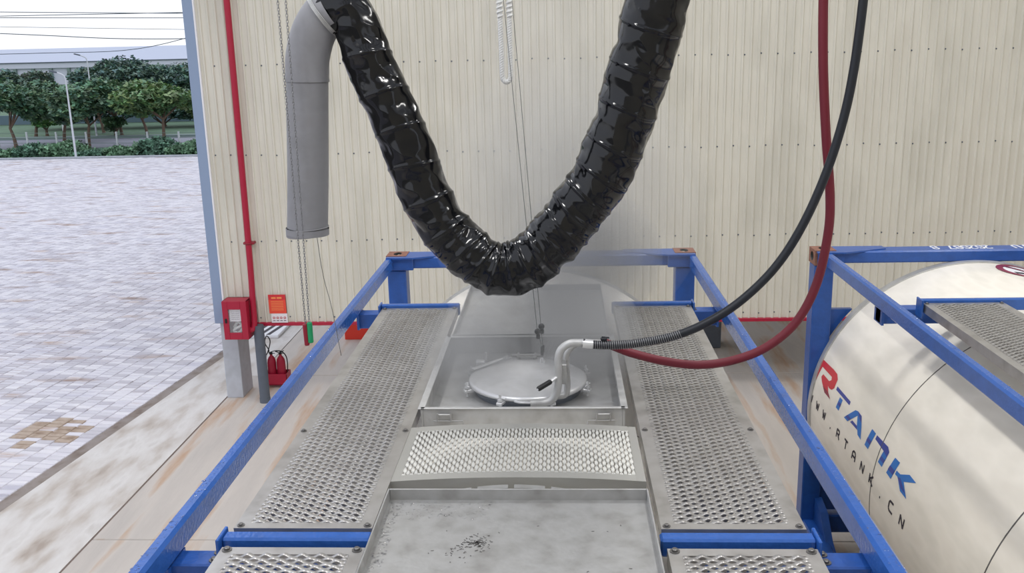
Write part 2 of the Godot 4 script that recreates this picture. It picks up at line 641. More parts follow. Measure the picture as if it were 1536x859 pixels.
# ---------------------------------------------------------------- tank container
# frame 6.058 x 2.438 x 2.591 m; its far end stands at z = -6.058, its length runs along z
func container(xo: float, label: String, second: bool) -> Node3D:
	var t := thing("tank_container", label, "tank container", Vector3(xo, 0, 0), "tank containers in the wash bay")
	var W := 1.219
	var rail_out := 1.155 if second else 1.22
	var r := 1.2 if second else 1.22
	var y0 := 1.29 if second else 1.25
	# corner castings with their slots
	for sx: float in [-1.0, 1.0]:
		for end in 2:
			for top in 2:
				var zc := -6.058 + 0.089 if end == 0 else -0.089
				var yc := 2.591 - 0.059 if top == 1 else 0.059
				var cg := CSGCombiner3D.new()
				cg.name = "corner_casting"
				t.add_child(cg, true)
				cg.position = Vector3(sx * (W - 0.081), yc, zc)
				var body := CSGBox3D.new()
				body.size = Vector3(0.162, 0.118, 0.178)
				body.material = m.rust
				cg.add_child(body)
				for ax in 3:
					var hole := CSGCylinder3D.new()
					hole.operation = CSGShape3D.OPERATION_SUBTRACTION
					hole.radius = 0.032
					hole.height = 0.3 if ax != 2 else 0.1
					hole.sides = 20
					hole.material = m.seam
					cg.add_child(hole)
					if ax == 0:
						hole.position.y = 0.1 if top == 1 else -0.1
						hole.scale = Vector3(1.0, 1, 1.75)
					elif ax == 1:
						hole.rotation.z = PI / 2
						hole.position.x = sx * 0.17
						hole.scale = Vector3(1.15, 1, 1.4)
					else:
						hole.rotation.x = PI / 2
						hole.position.z = -0.08 if end == 0 else 0.08
						hole.scale = Vector3(1.1, 1, 1.3)
	# posts
	for sx: float in [-1.0, 1.0]:
		for zc: float in [-5.965, -0.09]:
			var b := MB.new()
			b.box(Vector3(sx * (W - 0.078), 1.296, zc), Vector3(0.15, 2.35, 0.155), 0.008)
			obj("corner_post", b, m.blue, t)
	# end headers, sills and the plates that carry the tank
	for end in 2:
		var z0 := -6.05 if end == 0 else -0.01
		var dz := 1.0 if end == 0 else -1.0
		var b := MB.new()
		b.span(Vector3(-1.06, 2.487, z0), Vector3(1.06, 2.582, z0 + dz * 0.17), 0.012)
		var header := obj("end_header", b, m.blue, t)
		if second and end == 0:
			var word := "NOU 262687 8"
			var xs := [0.51, 0.42, 0.335, 0, 0.115, 0.06, 0.005, -0.05, -0.105, -0.16, 0, -0.285]
			for i in word.length():
				if word[i] == " ":
					continue
				var tb := MB.new()
				var at := Vector3(xs[i] + 0.03, 2.582, -6.035)
				glyph(tb, word[i], func(u: float, w: float) -> Vector3: return at + Vector3(-u * 0.042, 0, w * 0.11), Vector3(0, 0.001, 0), 0.013)
				obj("number_digit", tb, m.white, header)
		b = MB.new()
		b.span(Vector3(-1.06, 0.17, z0), Vector3(1.06, 0.33, z0 + dz * 0.15), 0.01)
		obj("end_sill", b, m.blue, t)
		for sx: float in [-1.0, 1.0]:
			# sloping gusset from the casting to the header
			b = MB.new()
			var xf := Transform3D(Basis(Vector3(1, 0, 0), Vector3(0, 0, 1), Vector3(0, -1, 0)), Vector3(0, 2.588, z0))
			var za := 0.18 * dz
			b.prism(PackedVector2Array([Vector2(sx * 1.06, 0), Vector2(sx * 1.06, za), Vector2(sx * 1.21, za), Vector2(sx * 1.21, za + .05 * dz), Vector2(sx * 1.0, za + .05 * dz), Vector2(sx * 0.66, za * .55), Vector2(sx * 0.66, 0)]), 0.0, 0.012, xf)
			obj("corner_gusset", b, m.blue, t)
			b = MB.new()
			b.span(Vector3(sx * 1.0, 2.478, z0 + dz * 0.172), Vector3(sx * 1.2, 2.585, z0 + dz * 0.195), 0.006)
			obj("corner_cover", b, m.blue, t)
			# web plate between post and tank ring
			b = MB.new()
			for part in 2:
				var poly := PackedVector2Array()
				for k in 12:
					var yy := lerpf(2.1, y0 + 0.47, k / 11.0) if part == 0 else lerpf(y0 - 0.47, 0.36, k / 11.0)
					poly.append(Vector2(sx * minf(1.088, sqrt(maxf(0.0, r * r - (yy - y0) * (yy - y0)))), yy))
				poly.append(Vector2(sx * 1.1, 0.36 if part == 1 else y0 + 0.47))
				poly.append(Vector2(sx * 1.1, y0 - 0.47 if part == 1 else 2.1))
				b = MB.new()
				b.prism(poly, z0 + dz * 0.05 if dz > 0 else z0 - 0.1, z0 + dz * 0.1 if dz > 0 else z0 - 0.05)
				if part == 0:
					obj("web_plate", b, m.blue, t)
			obj("web_plate", b, m.blue, t)
			# foot brace: slanted plate from post to base
			b = MB.new()
			b.prism(PackedVector2Array([Vector2(0, 0.1), Vector2(0.62, 0.1), Vector2(0.62, 0.2), Vector2(0.38, 0.3), Vector2(0.2, 0.46), Vector2(0, 0.5)]), -0.03, 0.03, Transform3D(Basis(Vector3(0, 0, dz), Vector3(0, 1, 0), Vector3(-dz, 0, 0)), Vector3(sx * 1.08, 0, z0 + dz * 0.15)))
			obj("foot_brace", b, m.blue, t)
	# side rails
	for sx: float in [-1.0, 1.0]:
		var b := MB.new()
		b.span(Vector3(sx * rail_out, 2.478, -5.9), Vector3(sx * (rail_out - 0.056), 2.58, -0.17), 0.012)
		var rail := obj("top_side_rail", b, m.blue_wet, t)
		drops(rail, Vector3(sx * (rail_out - 0.046), 2.58, -5.0), Vector3(sx * (rail_out - 0.01), 2.58, -0.8), 260, 0.0015, 0.004)
		b = MB.new()
		b.span(Vector3(sx * 1.2, 0.16, -5.9), Vector3(sx * 1.08, 0.3, -0.17), 0.01)
		obj("bottom_side_rail", b, m.blue, t)
		# outrigger arms under the walkway
		for z: float in [-4.66, -1.52]:
			b = MB.new()
			b.span(Vector3(sx * (rail_out - 0.03), 2.372, z - 0.05), Vector3(sx * 0.62, 2.474, z + 0.05), 0.006)
			b.span(Vector3(sx * (rail_out - 0.03), 2.37, z - 0.075), Vector3(sx * (rail_out - 0.045), 2.47, z + 0.075))
			var arm := obj("outrigger_arm", b, m.blue, t)
			bolt(Vector3(sx * 1.035, 2.474, z + 0.02), 0.011, arm)
			bolt(Vector3(sx * 1.035, 2.474, z - 0.03), 0.011, arm)
	# tank shell
	var rows := []
	var prof := PackedVector2Array()
	for k in 9:
		var a := PI / 2 * k / 8.0
		prof.append(Vector2(r * pow(sin(a), 0.6), -5.84 - 0.13 * cos(a)))
	for k in 40:
		prof.append(Vector2(r, lerpf(-5.8, -0.26, k / 39.0)))
	for k in 9:
		var a := PI / 2 * (1.0 - k / 8.0)
		prof.append(Vector2(r * pow(sin(a), 0.6), -0.22 + 0.13 * cos(a)))
	for q in prof:
		var row := PackedVector3Array()
		for j in 160:
			var a := TAU * j / 160
			row.append(Vector3(-sin(a) * maxf(q.x, 0.001), y0 + cos(a) * maxf(q.x, 0.001), q.y))
		rows.append(row)
	var b2 := MB.new()
	b2.grid(rows, true, -1.0)
	var shell := obj("tank_shell", b2, m.cream, t)
	for z: float in [-5.86, -0.2]:
		b2 = MB.new()
		b2.lathe(PackedVector2Array([Vector2(r, -0.035), Vector2(r + 0.012, -0.035), Vector2(r + 0.012, 0.035), Vector2(r, 0.035)]), Transform3D(Basis(Vector3(1, 0, 0), Vector3(0, 0, 1), Vector3(0, -1, 0)), Vector3(0, y0, z)), 120)
		obj("end_ring", b2, m.steel_dull, shell)
	for z: float in [-4.345, -2.84, -1.34]:
		b2 = MB.new()
		b2.lathe(PackedVector2Array([Vector2(r, -0.0045), Vector2(r + 0.002, -0.004), Vector2(r + 0.002, 0.004), Vector2(r, 0.0045)]), Transform3D(Basis(Vector3(1, 0, 0), Vector3(0, 0, 1), Vector3(0, -1, 0)), Vector3(0, y0, z)), 120)
		obj("seam", b2, m.seam, shell)
	# saddles under the tank
	for z: float in [-4.6, -1.5]:
		b2 = MB.new()
		b2.span(Vector3(-1.08, 0.17, z - 0.07), Vector3(1.08, 0.29, z + 0.07), 0.01)
		obj("saddle_beam", b2, m.blue, t)
		for sx: float in [-1.0, 1.0]:
			b2 = MB.new()
			b2.prism(PackedVector2Array([Vector2(sx * 0.45, 0.28), Vector2(sx * 1.0, 0.28), Vector2(sx * 0.98, 0.66), Vector2(sx * 0.86, 0.46), Vector2(sx * 0.6, 0.26)]), z - 0.05, z + 0.05)
			obj("saddle_plate", b2, m.blue, t)
	# walkways
	var wi := 0.424 if second else 0.5
	var wo := 0.92 if second else 0.99
	for sx: float in [-1.0, 1.0]:
		var xa: float = minf(sx * wi, sx * wo)
		var xb: float = maxf(sx * wi, sx * wo)
		b2 = MB.new()
		grating(b2, xa, xb, -4.47, -1.585, 2.55, 0.048, 0.04, 0.0095, false, 0.0, 0.055)
		var pan := obj("walkway_panel", b2, m.galv, t)
		for x: float in [xa + 0.02, xb - 0.02]:
			for z: float in [-4.45, -2.45 if not second else -3.0, -1.605]:
				bolt(Vector3(x, 2.55, z), 0.008, pan)
		b2 = MB.new()
		grating(b2, xa + 0.005, xb + 0.002, -1.455, -0.22, 2.55, 0.045, 0.045, 0.0095, false, 0.0, 0.06)
		pan = obj("walkway_panel", b2, m.galv, t)
		for x: float in [xa + 0.028, xb - 0.022]:
			bolt(Vector3(x, 2.55, -1.437), 0.01, pan)
		for z: float in [-4.485, -1.52]:
			b2 = MB.new()
			var far := z < -3
			var ia := xa - 0.012
			var ib := xb + 0.012
			if second and sx < 0:
				ib = 0.42
			b2.span(Vector3(ia, 2.495, z - 0.026), Vector3(ib, 2.572 if far else 2.562, z + (0.012 if far else 0.03)), 0.008)
			var ox := sx * (wo + 0.014)
			b2.span(Vector3(ox - 0.006, 2.46, z - 0.04), Vector3(ox + 0.006, 2.578 if far else 2.572, z + 0.06), 0.003)
			obj("walkway_beam", b2, m.blue_wet, t)
	return t

# ---------------------------------------------------------------- hatch gear on the centre tank
func tray(t: Node3D, called: String, x0: float, x1: float, z0: float, z1: float, y: float, h: float, material: Material) -> MeshInstance3D:
	var b := MB.new()
	var k := 0.006
	b.span(Vector3(x0, y - 0.006, z0), Vector3(x1, y, z1), 0.001)
	b.span(Vector3(x0, y - 0.004, z0), Vector3(x0 + k, y + h, z1), 0.0015)
	b.span(Vector3(x1 - k, y - 0.004, z0), Vector3(x1, y + h, z1), 0.0015)
	b.span(Vector3(x0 + k, y - 0.004, z0), Vector3(x1 - k, y + h, z0 + k), 0.0015)
	b.span(Vector3(x0 + k, y - 0.004, z1 - k), Vector3(x1 - k, y + h, z1), 0.0015)
	return obj(called, b, material, t)

func hatch_gear(t: Node3D) -> void:
	# arched perforated step
	var b := MB.new()
	grating(b, -0.5, 0.482, -2.49, -1.955, 2.548, 0.035, 0.05, 0.0075, true, 0.018, 0.05, 0.0158, 0.056, 0.62)
	obj("perforated_step", b, m.step_steel, t)
	# slotted arch under its front edge
	b = MB.new()
	for k in 24:
		var x := lerpf(-0.3, 0.26, k / 24.0)
		var x2 := lerpf(-0.3, 0.26, (k + 1) / 24.0)
		var f := func(q: float) -> float: return 2.51 + 0.035 * (1.0 - pow((q + 0.02) / 0.28, 2))
		if k % 6 != 5:
			b.bar(Vector3(x, f.call(x), -1.915), Vector3(x2, f.call(x2), -1.915), 0.03, 0.006)
		b.bar(Vector3(x, f.call(x) - 0.02, -1.9), Vector3(x2, f.call(x2) - 0.02, -1.9), 0.02, 0.006)
	obj("slotted_arch", b, m.steel, t)
	# open cover lying on its back over the far end, and the near tray
	var far := tray(t, "open_cover", -0.462, 0.44, -4.965, -3.8, 2.535, 0.04, m.steel_dull)
	for x: float in [-0.4, 0.38]:
		b = MB.new()
		b.rod(Vector3(x - 0.05, 2.555, -3.785), Vector3(x + 0.05, 2.555, -3.785), 0.011)
		obj("hinge", b, m.steel, far)
	var near := tray(t, "drip_tray", -0.487, 0.478, -1.84, -0.55, 2.532, 0.044, m.steel)
	drops(near, Vector3(-0.475, 2.533, -1.82), Vector3(-0.43, 2.533, -0.9), 400, 0.0012, 0.004)
	drops(near, Vector3(-0.475, 2.533, -1.82), Vector3(-0.1, 2.533, -1.68), 250, 0.0012, 0.0035)
	# scuffs on the tray
	b = MB.new()
	for k in 150:
		var a := rng.randf() * TAU
		var d := rng.randf() * rng.randf() * 0.07
		var p := Vector3(-0.13 + cos(a) * d * 1.1, 2.5335, -1.52 + sin(a) * d)
		if k > 110:
			p = Vector3(-0.2 + rng.randfn() * 0.03, 2.5335, -1.47 + rng.randfn() * 0.03)
		if k > 138:
			p = Vector3(rng.randf_range(-0.3, 0.4), 2.5335, rng.randf_range(-1.7, -1.2))
		var an := rng.randfn() * 0.6
		b.box(p, Vector3(rng.randf_range(0.003, 0.012), 0.001, rng.randf_range(0.001, 0.003)), 0.0, Basis(Vector3.UP, an))
	obj("dried_residue", b, m.seam, near, "stuff")
	# spill box
	b = MB.new()
	var k := 0.012
	var x0 := -0.482
	var x1 := 0.45
	var z0 := -3.76
	var z1 := -2.652
	b.span(Vector3(x0, 2.40, z0), Vector3(x0 + k, 2.57, z1), 0.002)
	b.span(Vector3(x1 - k, 2.40, z0), Vector3(x1, 2.57, z1), 0.002)
	b.span(Vector3(x0 + k, 2.40, z0), Vector3(x1 - k, 2.57, z0 + k), 0.002)
	b.span(Vector3(x0 + k, 2.40, z1 - k), Vector3(x1 - k, 2.57, z1), 0.002)
	b.span(Vector3(x0 - 0.012, 2.57, z0 - 0.012), Vector3(x0 + 0.02, 2.576, z1 + 0.006), 0.002)
	b.span(Vector3(x1 - 0.02, 2.57, z0 - 0.012), Vector3(x1 + 0.012, 2.576, z1 + 0.006), 0.002)
	b.span(Vector3(x0, 2.57, z1 - 0.014), Vector3(x1, 2.576, z1 + 0.006), 0.002)
	b.span(Vector3(x0, 2.57, z0 - 0.012), Vector3(x1, 2.576, z0 + 0.02), 0.002)
	b.span(Vector3(x0 + k, 2.472, z0 + k), Vector3(x1 - k, 2.478, z1 - k))
	var spill := obj("spill_box", b, m.steel_dull, t)
	for s: float in [-1.0, 1.0]:
		var bx := -0.372 if s < 0 else 0.352
		b = MB.new()
		b.box(Vector3(bx, 2.538, -2.638), Vector3(0.07, 0.03, 0.014), 0.003)
		var ex := -0.286 if s < 0 else 0.28
		b.tube(PackedVector3Array([Vector3(bx - s * -0.05, 2.52, -2.632), Vector3(ex, 2.52, -2.632), Vector3(ex, 2.505, -2.625)]), PackedFloat32Array([0.0035]), 8)
		b.rod(Vector3(bx - 0.03, 2.516, -2.632), Vector3(bx - 0.03, 2.556, -2.632), 0.004, 8)
		b.rod(Vector3(bx + 0.03, 2.516, -2.632), Vector3(bx + 0.03, 2.556, -2.632), 0.004, 8)
		obj("latch", b, m.steel, spill)
	# manhole
	var mc := Vector3(-0.007, 0, -3.16)
	b = MB.new()
	b.turn(PackedVector2Array([Vector2(0.27, 2.44), Vector2(0.27, 2.5), Vector2(0.284, 2.504), Vector2(0.284, 2.516), Vector2(0.26, 2.518)]), Transform3D(Basis(), mc), 48)
	obj("manhole_neck", b, m.slate, t)
	b = MB.new()
	b.turn(PackedVector2Array([Vector2(0.27, 2.508), Vector2(0.297, 2.508), Vector2(0.302, 2.516), Vector2(0.298, 2.528), Vector2(0.285, 2.533), Vector2(0.26, 2.536), Vector2(0.2, 2.546), Vector2(0.12, 2.553), Vector2(0.04, 2.556), Vector2(0, 2.556)]), Transform3D(Basis(), mc + Vector3(0, 0.012, 0)), 64)
	var lid := obj("manhole_lid", b, m.steel_bright, t)
	for q in 8:
		var a := TAU * (q + 0.5) / 8
		var d := Vector3(cos(a), 0, sin(a))
		var at := mc + d * 0.305 + Vector3(0, 2.515, 0)
		b = MB.new()
		b.box(at + d * 0.01, Vector3(0.05, 0.016, 0.03), 0.003, Basis(Vector3.UP, -a))
		b.rod(at + d * 0.018 + Vector3(0, -0.03, 0), at + d * 0.018 + Vector3(0, 0.045, 0), 0.007)
		b.lathe(PackedVector2Array([Vector2(0.014, 0.01), Vector2(0.014, 0.022), Vector2(0, 0.024)]), Transform3D(Basis(), at + d * 0.018), 8)
		b.bar(at + d * 0.018 + Vector3(0, 0.028, 0) - Vector3(-d.z, 0, d.x) * 0.03, at + d * 0.018 + Vector3(0, 0.028, 0) + Vector3(-d.z, 0, d.x) * 0.03, 0.008, 0.006, 0.002)
		obj("swing_bolt", b, m.steel_bright, lid)
	b = MB.new()
	b.tube(smooth(PackedVector3Array([Vector3(-0.06, 2.525, -2.862), Vector3(-0.035, 2.53, -2.835), Vector3(0.03, 2.53, -2.83), Vector3(0.085, 2.53, -2.84), Vector3(0.1, 2.525, -2.87)]), 5), PackedFloat32Array([0.006]), 8)
	obj("lid_handle", b, m.steel_bright, lid)
	b = MB.new()
	for x: float in [-0.06, 0.03]:
		b.box(mc + Vector3(x, 2.545, -0.3), Vector3(0.014, 0.04, 0.07), 0.003)
	b.rod(mc + Vector3(-0.1, 2.55, -0.32), mc + Vector3(0.07, 2.55, -0.32), 0.009)
	b.bar(mc + Vector3(-0.06, 2.562, -0.265), mc + Vector3(0.03, 2.562, -0.265), 0.012, 0.006)
	b.bar(mc + Vector3(-0.06, 2.562, -0.285), mc + Vector3(0.03, 2.562, -0.285), 0.012, 0.006)
	obj("lid_hinge", b, m.steel, lid)
	b = MB.new()
	b.bar(Vector3(-0.295, 2.553, -3.25), Vector3(-0.15, 2.563, -3.39), 0.02, 0.008, 0.002)
	b.box(Vector3(-0.26, 2.56, -3.33), Vector3(0.05, 0.03, 0.035), 0.004)
	b.rod(Vector3(-0.235, 2.56, -3.37), Vector3(-0.235, 2.605, -3.37), 0.007)
	obj("clamp_arm", b, m.steel_bright, lid)

func lettering(t: Node3D) -> void:
	var shell: Node3D = t.get_node("tank_shell")
	var r := 1.2
	var y0 := 1.29
	var rows := [
		["logo_red", "logo_letter", [-5.901, 1.448, -5.559, 1.433, -5.462, 1.436, -5.412, 1.463, -5.410, 1.534, -5.449, 1.562, -5.503, 1.570, -5.546, 1.563, -5.497, 1.600, -5.420, 1.627, -5.567, 1.630, -5.694, 1.583, -5.735, 1.558, -5.714, 1.530, -5.552, 1.529, -5.518, 1.507, -5.534, 1.487, -5.788, 1.492, -5.827, 1.629, -5.943, 1.627]],
		["logo_navy", "logo_letter", [-5.365, 1.501, -5.043, 1.499, -5.041, 1.526, -5.365, 1.529]],
		["logo_blue", "logo_letter", [-5.248, 1.544, -5.181, 1.542, -5.194, 1.631, -5.263, 1.631]],
		["logo_blue", "logo_letter", [-5.062, 1.628, -4.914, 1.512, -4.866, 1.501, -4.785, 1.504, -4.725, 1.560, -4.673, 1.634, -4.746, 1.628, -4.772, 1.604, -4.800, 1.587, -4.848, 1.527, -4.980, 1.626]],
		["logo_navy", "logo_letter", [-4.932, 1.610, -4.902, 1.586, -4.802, 1.585, -4.775, 1.605]],
		["logo_blue", "logo_letter", [-4.561, 1.504, -4.485, 1.505, -4.518, 1.634, -4.590, 1.633]],
		["logo_navy", "logo_letter", [-4.460, 1.506, -4.256, 1.498, -4.215, 1.518, -4.222, 1.556, -4.292, 1.544, -4.464, 1.535]],
		["logo_blue", "logo_letter", [-4.292, 1.544, -4.222, 1.556, -4.245, 1.634, -4.318, 1.632]],
		["logo_blue", "logo_letter", [-4.117, 1.508, -4.036, 1.505, -4.076, 1.636, -4.161, 1.632]],
		["logo_blue", "logo_letter", [-4.039, 1.559, -3.978, 1.556, -3.873, 1.507, -3.766, 1.509, -3.907, 1.571, -3.809, 1.636, -3.913, 1.636, -3.996, 1.584, -4.043, 1.585]],
		# darker bands printed across the letters
		["logo_red_deep", "logo_shade", [-5.559, 1.600, -5.497, 1.600, -5.420, 1.627, -5.567, 1.630, -5.640, 1.603]],
		["logo_red_deep", "logo_shade", [-5.820, 1.605, -5.938, 1.606, -5.943, 1.627, -5.827, 1.629]],
		["logo_navy", "logo_shade", [-5.238, 1.575, -5.186, 1.575, -5.192, 1.600, -5.247, 1.600]],
		["logo_navy", "logo_shade", [-4.866, 1.501, -4.785, 1.504, -4.745, 1.541, -4.80, 1.530]],
		["logo_navy", "logo_shade", [-5.01, 1.587, -4.93, 1.587, -4.96, 1.611, -5.04, 1.611]],
		["logo_navy", "logo_shade", [-4.576, 1.570, -4.502, 1.570, -4.509, 1.598, -4.583, 1.598]],
		["logo_navy", "logo_shade", [-4.300, 1.580, -4.230, 1.580, -4.237, 1.606, -4.309, 1.606]],
		["logo_navy", "logo_shade", [-4.140, 1.572, -4.056, 1.572, -4.067, 1.604, -4.152, 1.604]],
		["logo_navy", "logo_shade", [-4.0, 1.584, -3.958, 1.572, -3.885, 1.602, -3.84, 1.618, -3.913, 1.618]],
	]
	for q: Array in rows:
		var b := MB.new()
		on_drum(b, q[2], r, y0, 0.0025 if q[1] == "logo_shade" else 0.0015)
		obj(q[1], b, m[q[0]], shell)
	var word := "WWW.RTANK.CN"
	for i in word.length():
		var zc := -5.842 + i * 0.1862
		var b := MB.new()
		var a0 := 1.778 / r
		var out := Vector3(-sin(a0), cos(a0), 0)
		var w := 0.07
		var on := func(u: float, v: float) -> Vector3:
			var a := (1.808 - v * 0.062) / r
			return Vector3(-sin(a) * r, y0 + cos(a) * r, zc + (u - 0.5) * w)
		glyph(b, word[i], on, out * 0.002, 0.013)
		obj("address_letter", b, m.ink, shell)
	# round prohibition sign on top of the tank
	var b := MB.new()
	var c := Vector2(-5.6, -0.29)
	var ring := []
	for k in 32:
		var a := TAU * k / 32
		var a2 := TAU * (k + 1) / 32
		var p := PackedVector2Array([c + Vector2(cos(a), sin(a)) * 0.24, c + Vector2(cos(a2), sin(a2)) * 0.24, c + Vector2(cos(a2), sin(a2)) * 0.19, c + Vector2(cos(a), sin(a)) * 0.19])
		on_drum(b, [p[0].x, p[0].y, p[1].x, p[1].y, p[2].x, p[2].y, p[3].x, p[3].y], r, y0, 0.004)
	on_drum(b, [c.x - .16, c.y + .13, c.x - .13, c.y + .16, c.x + .16, c.y - .13, c.x + .13, c.y - .16], r, y0, 0.006)
	var disc := []
	for k in 32:
		disc.append(c.x + cos(TAU * k / 32) * 0.2)
		disc.append(c.y + sin(TAU * k / 32) * 0.2)
	var wb := MB.new()
	on_drum(wb, disc, r, y0, 0.002)
	var sign := obj("round_sign", wb, m.white, shell)
	obj("sign_ring", b, m.logo_red_deep, shell)
	b = MB.new()
	on_drum(b, [c.x + .05, c.y + .15, c.x + .1, c.y + .15, c.x + .09, c.y - .15, c.x + .02, c.y - .15], r, y0, 0.004)
	obj("sign_pictogram", b, m.ink, shell)

# ---------------------------------------------------------------- hoses and hanging gear
func duct_hose() -> void:
	var flat := [-0.935, 4.326, -0.9, 4.345, -0.85, 4.362, -0.79, 4.31, -0.734, 4.122, -0.593, 3.774, -0.508, 3.514, -0.414, 3.320, -0.306, 3.198, -0.203, 3.115, -0.113, 3.090, -0.003, 3.126, 0.111, 3.219, 0.194, 3.318, 0.282, 3.435, 0.370, 3.564, 0.452, 3.760, 0.547, 4.062, 0.621, 4.360, 0.658, 4.534, 0.69, 4.70]
	var path := even(smooth(pts(flat, -3.2), 24), 0.004)
	var total := path.size()
	var crease := FastNoiseLite.new()
	crease.seed = 4
	crease.frequency = 8.0
	crease.noise_type = FastNoiseLite.TYPE_CELLULAR
	crease.cellular_return_type = FastNoiseLite.RETURN_DISTANCE
	crease.cellular_jitter = 1.0
	crease.fractal_type = FastNoiseLite.FRACTAL_NONE
	var big := FastNoiseLite.new()
	big.seed = 8
	big.frequency = 3.4
	big.fractal_octaves = 2
	var fold := FastNoiseLite.new()
	fold.seed = 21
	fold.frequency = 9.0
	fold.fractal_octaves = 2
	# where the wire coil lies, in metres along the hose
	var length := total * 0.004
	var rings := []
	var s := 0.36
	while s < length - 0.03:
		rings.append(s)
		var mid := absf(s / length - 0.5)
		s += lerpf(0.085, 0.185, clampf((mid - 0.08) / 0.12, 0.0, 1.0))
	var b := MB.new()
	var rows := []
	var sides := 120
	var x := Vector3(0, 0, 1)
	for i in total:
		var t := (path[mini(i + 3, total - 1)] - path[maxi(i - 3, 0)]).normalized()
		x = (x - t * x.dot(t)).normalized()
		var y := t.cross(x)
		var d := i * 0.004
		var u := d / length
		var base := lerpf(0.118, 0.150, clampf((u - 0.1) / 0.75, 0.0, 1.0))
		if u < 0.12:
			base = lerpf(0.104, 0.118, u / 0.12)
		var slack := clampf(1.0 - absf(u - 0.47) / 0.2, 0.0, 1.0)
		var row := PackedVector3Array()
		for j in sides:
			var a := TAU * j / sides
			var o := x * cos(a) + y * sin(a)
			var q := path[i] + o * base
			var best := 1.0
			var skew := d + 0.02 * sin(a + 1.0) + 0.012 * big.get_noise_3dv(q * 0.7)
			var before := -1.0
			var after := 99.0
			for g: float in rings:
				if g <= skew:
					before = g
				elif after > 90.0:
					after = g
			var gap := minf(0.2, after - before) if before > 0 and after < 90.0 else 0.18
			best = minf(absf(skew - before), absf(skew - after))
			var ridge := 0.0042 * exp(-pow(best / 0.009, 2))
			var f := clampf(best / (gap * 0.4), 0.0, 1.0)
			f = f * f * (3.0 - 2.0 * f)
			var sag := 0.35 + 1.0 * big.get_noise_3dv(q * 1.1 + Vector3(0, d, 0))
			# crumpled sheeting: faceted dents stretched slantwise between the coils
			var tw := Vector3(cos(a + d * 3.0) * 0.13, sin(a + d * 3.0) * 0.13, d * 0.8)
			tw += Vector3(big.get_noise_3dv(q * 2.0), big.get_noise_3dv(q * 2.0 + Vector3(7, 0, 0)), 0.0) * 0.03
			var cr := crease.get_noise_3dv(tw) + 0.5
			var fo := fold.get_noise_3dv(Vector3(cos(a) * 0.07, sin(a) * 0.07, d * 1.5))
			var rr := base + ridge - 0.008 * f * sag + (0.006 + 0.021 * f) * cr * (1.0 - 0.6 * slack) + slack * 0.013 * fo + 0.010 * slack * cr
			row.append(path[i] + o * rr)
		rows.append(row)
	b.grid(rows, true, -1.0)
	b.fan(rows[0], path[0], -(path[1] - path[0]).normalized())
	b.fan(rows[-1], path[-1], (path[-1] - path[-2]).normalized())
	var h := thing("duct_hose", "large glossy black ribbed extraction hose sagging in a U above the open manhole", "hose")
	obj("hose_skin", b, m.duct, h)

func vent_pipe() -> void:
	var t := thing("vent_pipe", "grey plastic vent pipe with swept elbow hanging open end down before the cream wall", "pipe")
	var p := smooth(pts([-1.090, 3.318, -1.074, 3.5, -1.062, 3.654, -1.049, 3.85, -1.036, 4.035], -3.2), 6)
	var rad := PackedFloat32Array()
	for q in p:
		rad.append(0.1)
	var b := MB.new()
	b.tube(p, rad, 40, false)
	var inner := PackedFloat32Array()
	for q in p:
		inner.append(0.094)
	b.tube(p, inner, 40, false)
	obj("straight_pipe", b, m.pvc, t)
	b = MB.new()
	b.tube(smooth(pts([-1.036, 4.035, -1.034, 4.07, -1.024, 4.15, -0.99, 4.25, -0.94, 4.322, -0.90, 4.348], -3.2), 8), PackedFloat32Array([0.1035]), 40, false)
	obj("elbow", b, m.pvc, t)
	b = MB.new()
	b.tube(pts([-1.092, 3.286, -1.0905, 3.318], -3.2), PackedFloat32Array([0.106]), 40, false)
	b.tube(pts([-1.0915, 3.286, -1.0905, 3.318], -3.2), PackedFloat32Array([0.094]), 40, false)
	b.torus(Vector3(-1.092, 3.286, -3.2), Vector3(-.04, 1, 0), 0.1, 0.006, 40, 6)
	b.torus(Vector3(-1.0903, 3.319, -3.2), Vector3(-.04, 1, 0), 0.103, 0.003, 40, 6)
	obj("end_collar", b, m.pvc, t)
	b = MB.new()
	b.tube(pts([-1.0362, 4.028, -1.0358, 4.04], -3.2), PackedFloat32Array([0.1045]), 40, false)
	obj("weld_seam", b, m.pvc, t)
	b = MB.new()
	b.tube(pts([-0.938, 4.322, -0.926, 4.33], -3.2), PackedFloat32Array([0.111]), 40)
	b.torus(Vector3(-0.938, 4.322, -3.2), Vector3(.8, .56, 0), 0.11, 0.003, 40, 8)
	b.torus(Vector3(-0.926, 4.33, -3.2), Vector3(.8, .56, 0), 0.11, 0.003, 40, 8)
	obj("clamp_band", b, m.steel, t)

func chain_links(b: MB, path: PackedVector3Array) -> void:
	var p := even(path, 0.013)
	for i in p.size() - 1:
		var t := (p[i + 1] - p[i]).normalized()
		var side := Vector3(0, 0, 1) if i % 2 == 0 else Vector3(1, 0, 0)
		side = (side - t * side.dot(t)).normalized()
		var c := (p[i] + p[i + 1]) / 2
		var loop := PackedVector3Array()
		for k in 9:
			var a := TAU * k / 8
			loop.append(c + t * cos(a) * 0.0095 + side * sin(a) * 0.0048)
		b.tube(loop, PackedFloat32Array([0.0013]), 5, false)

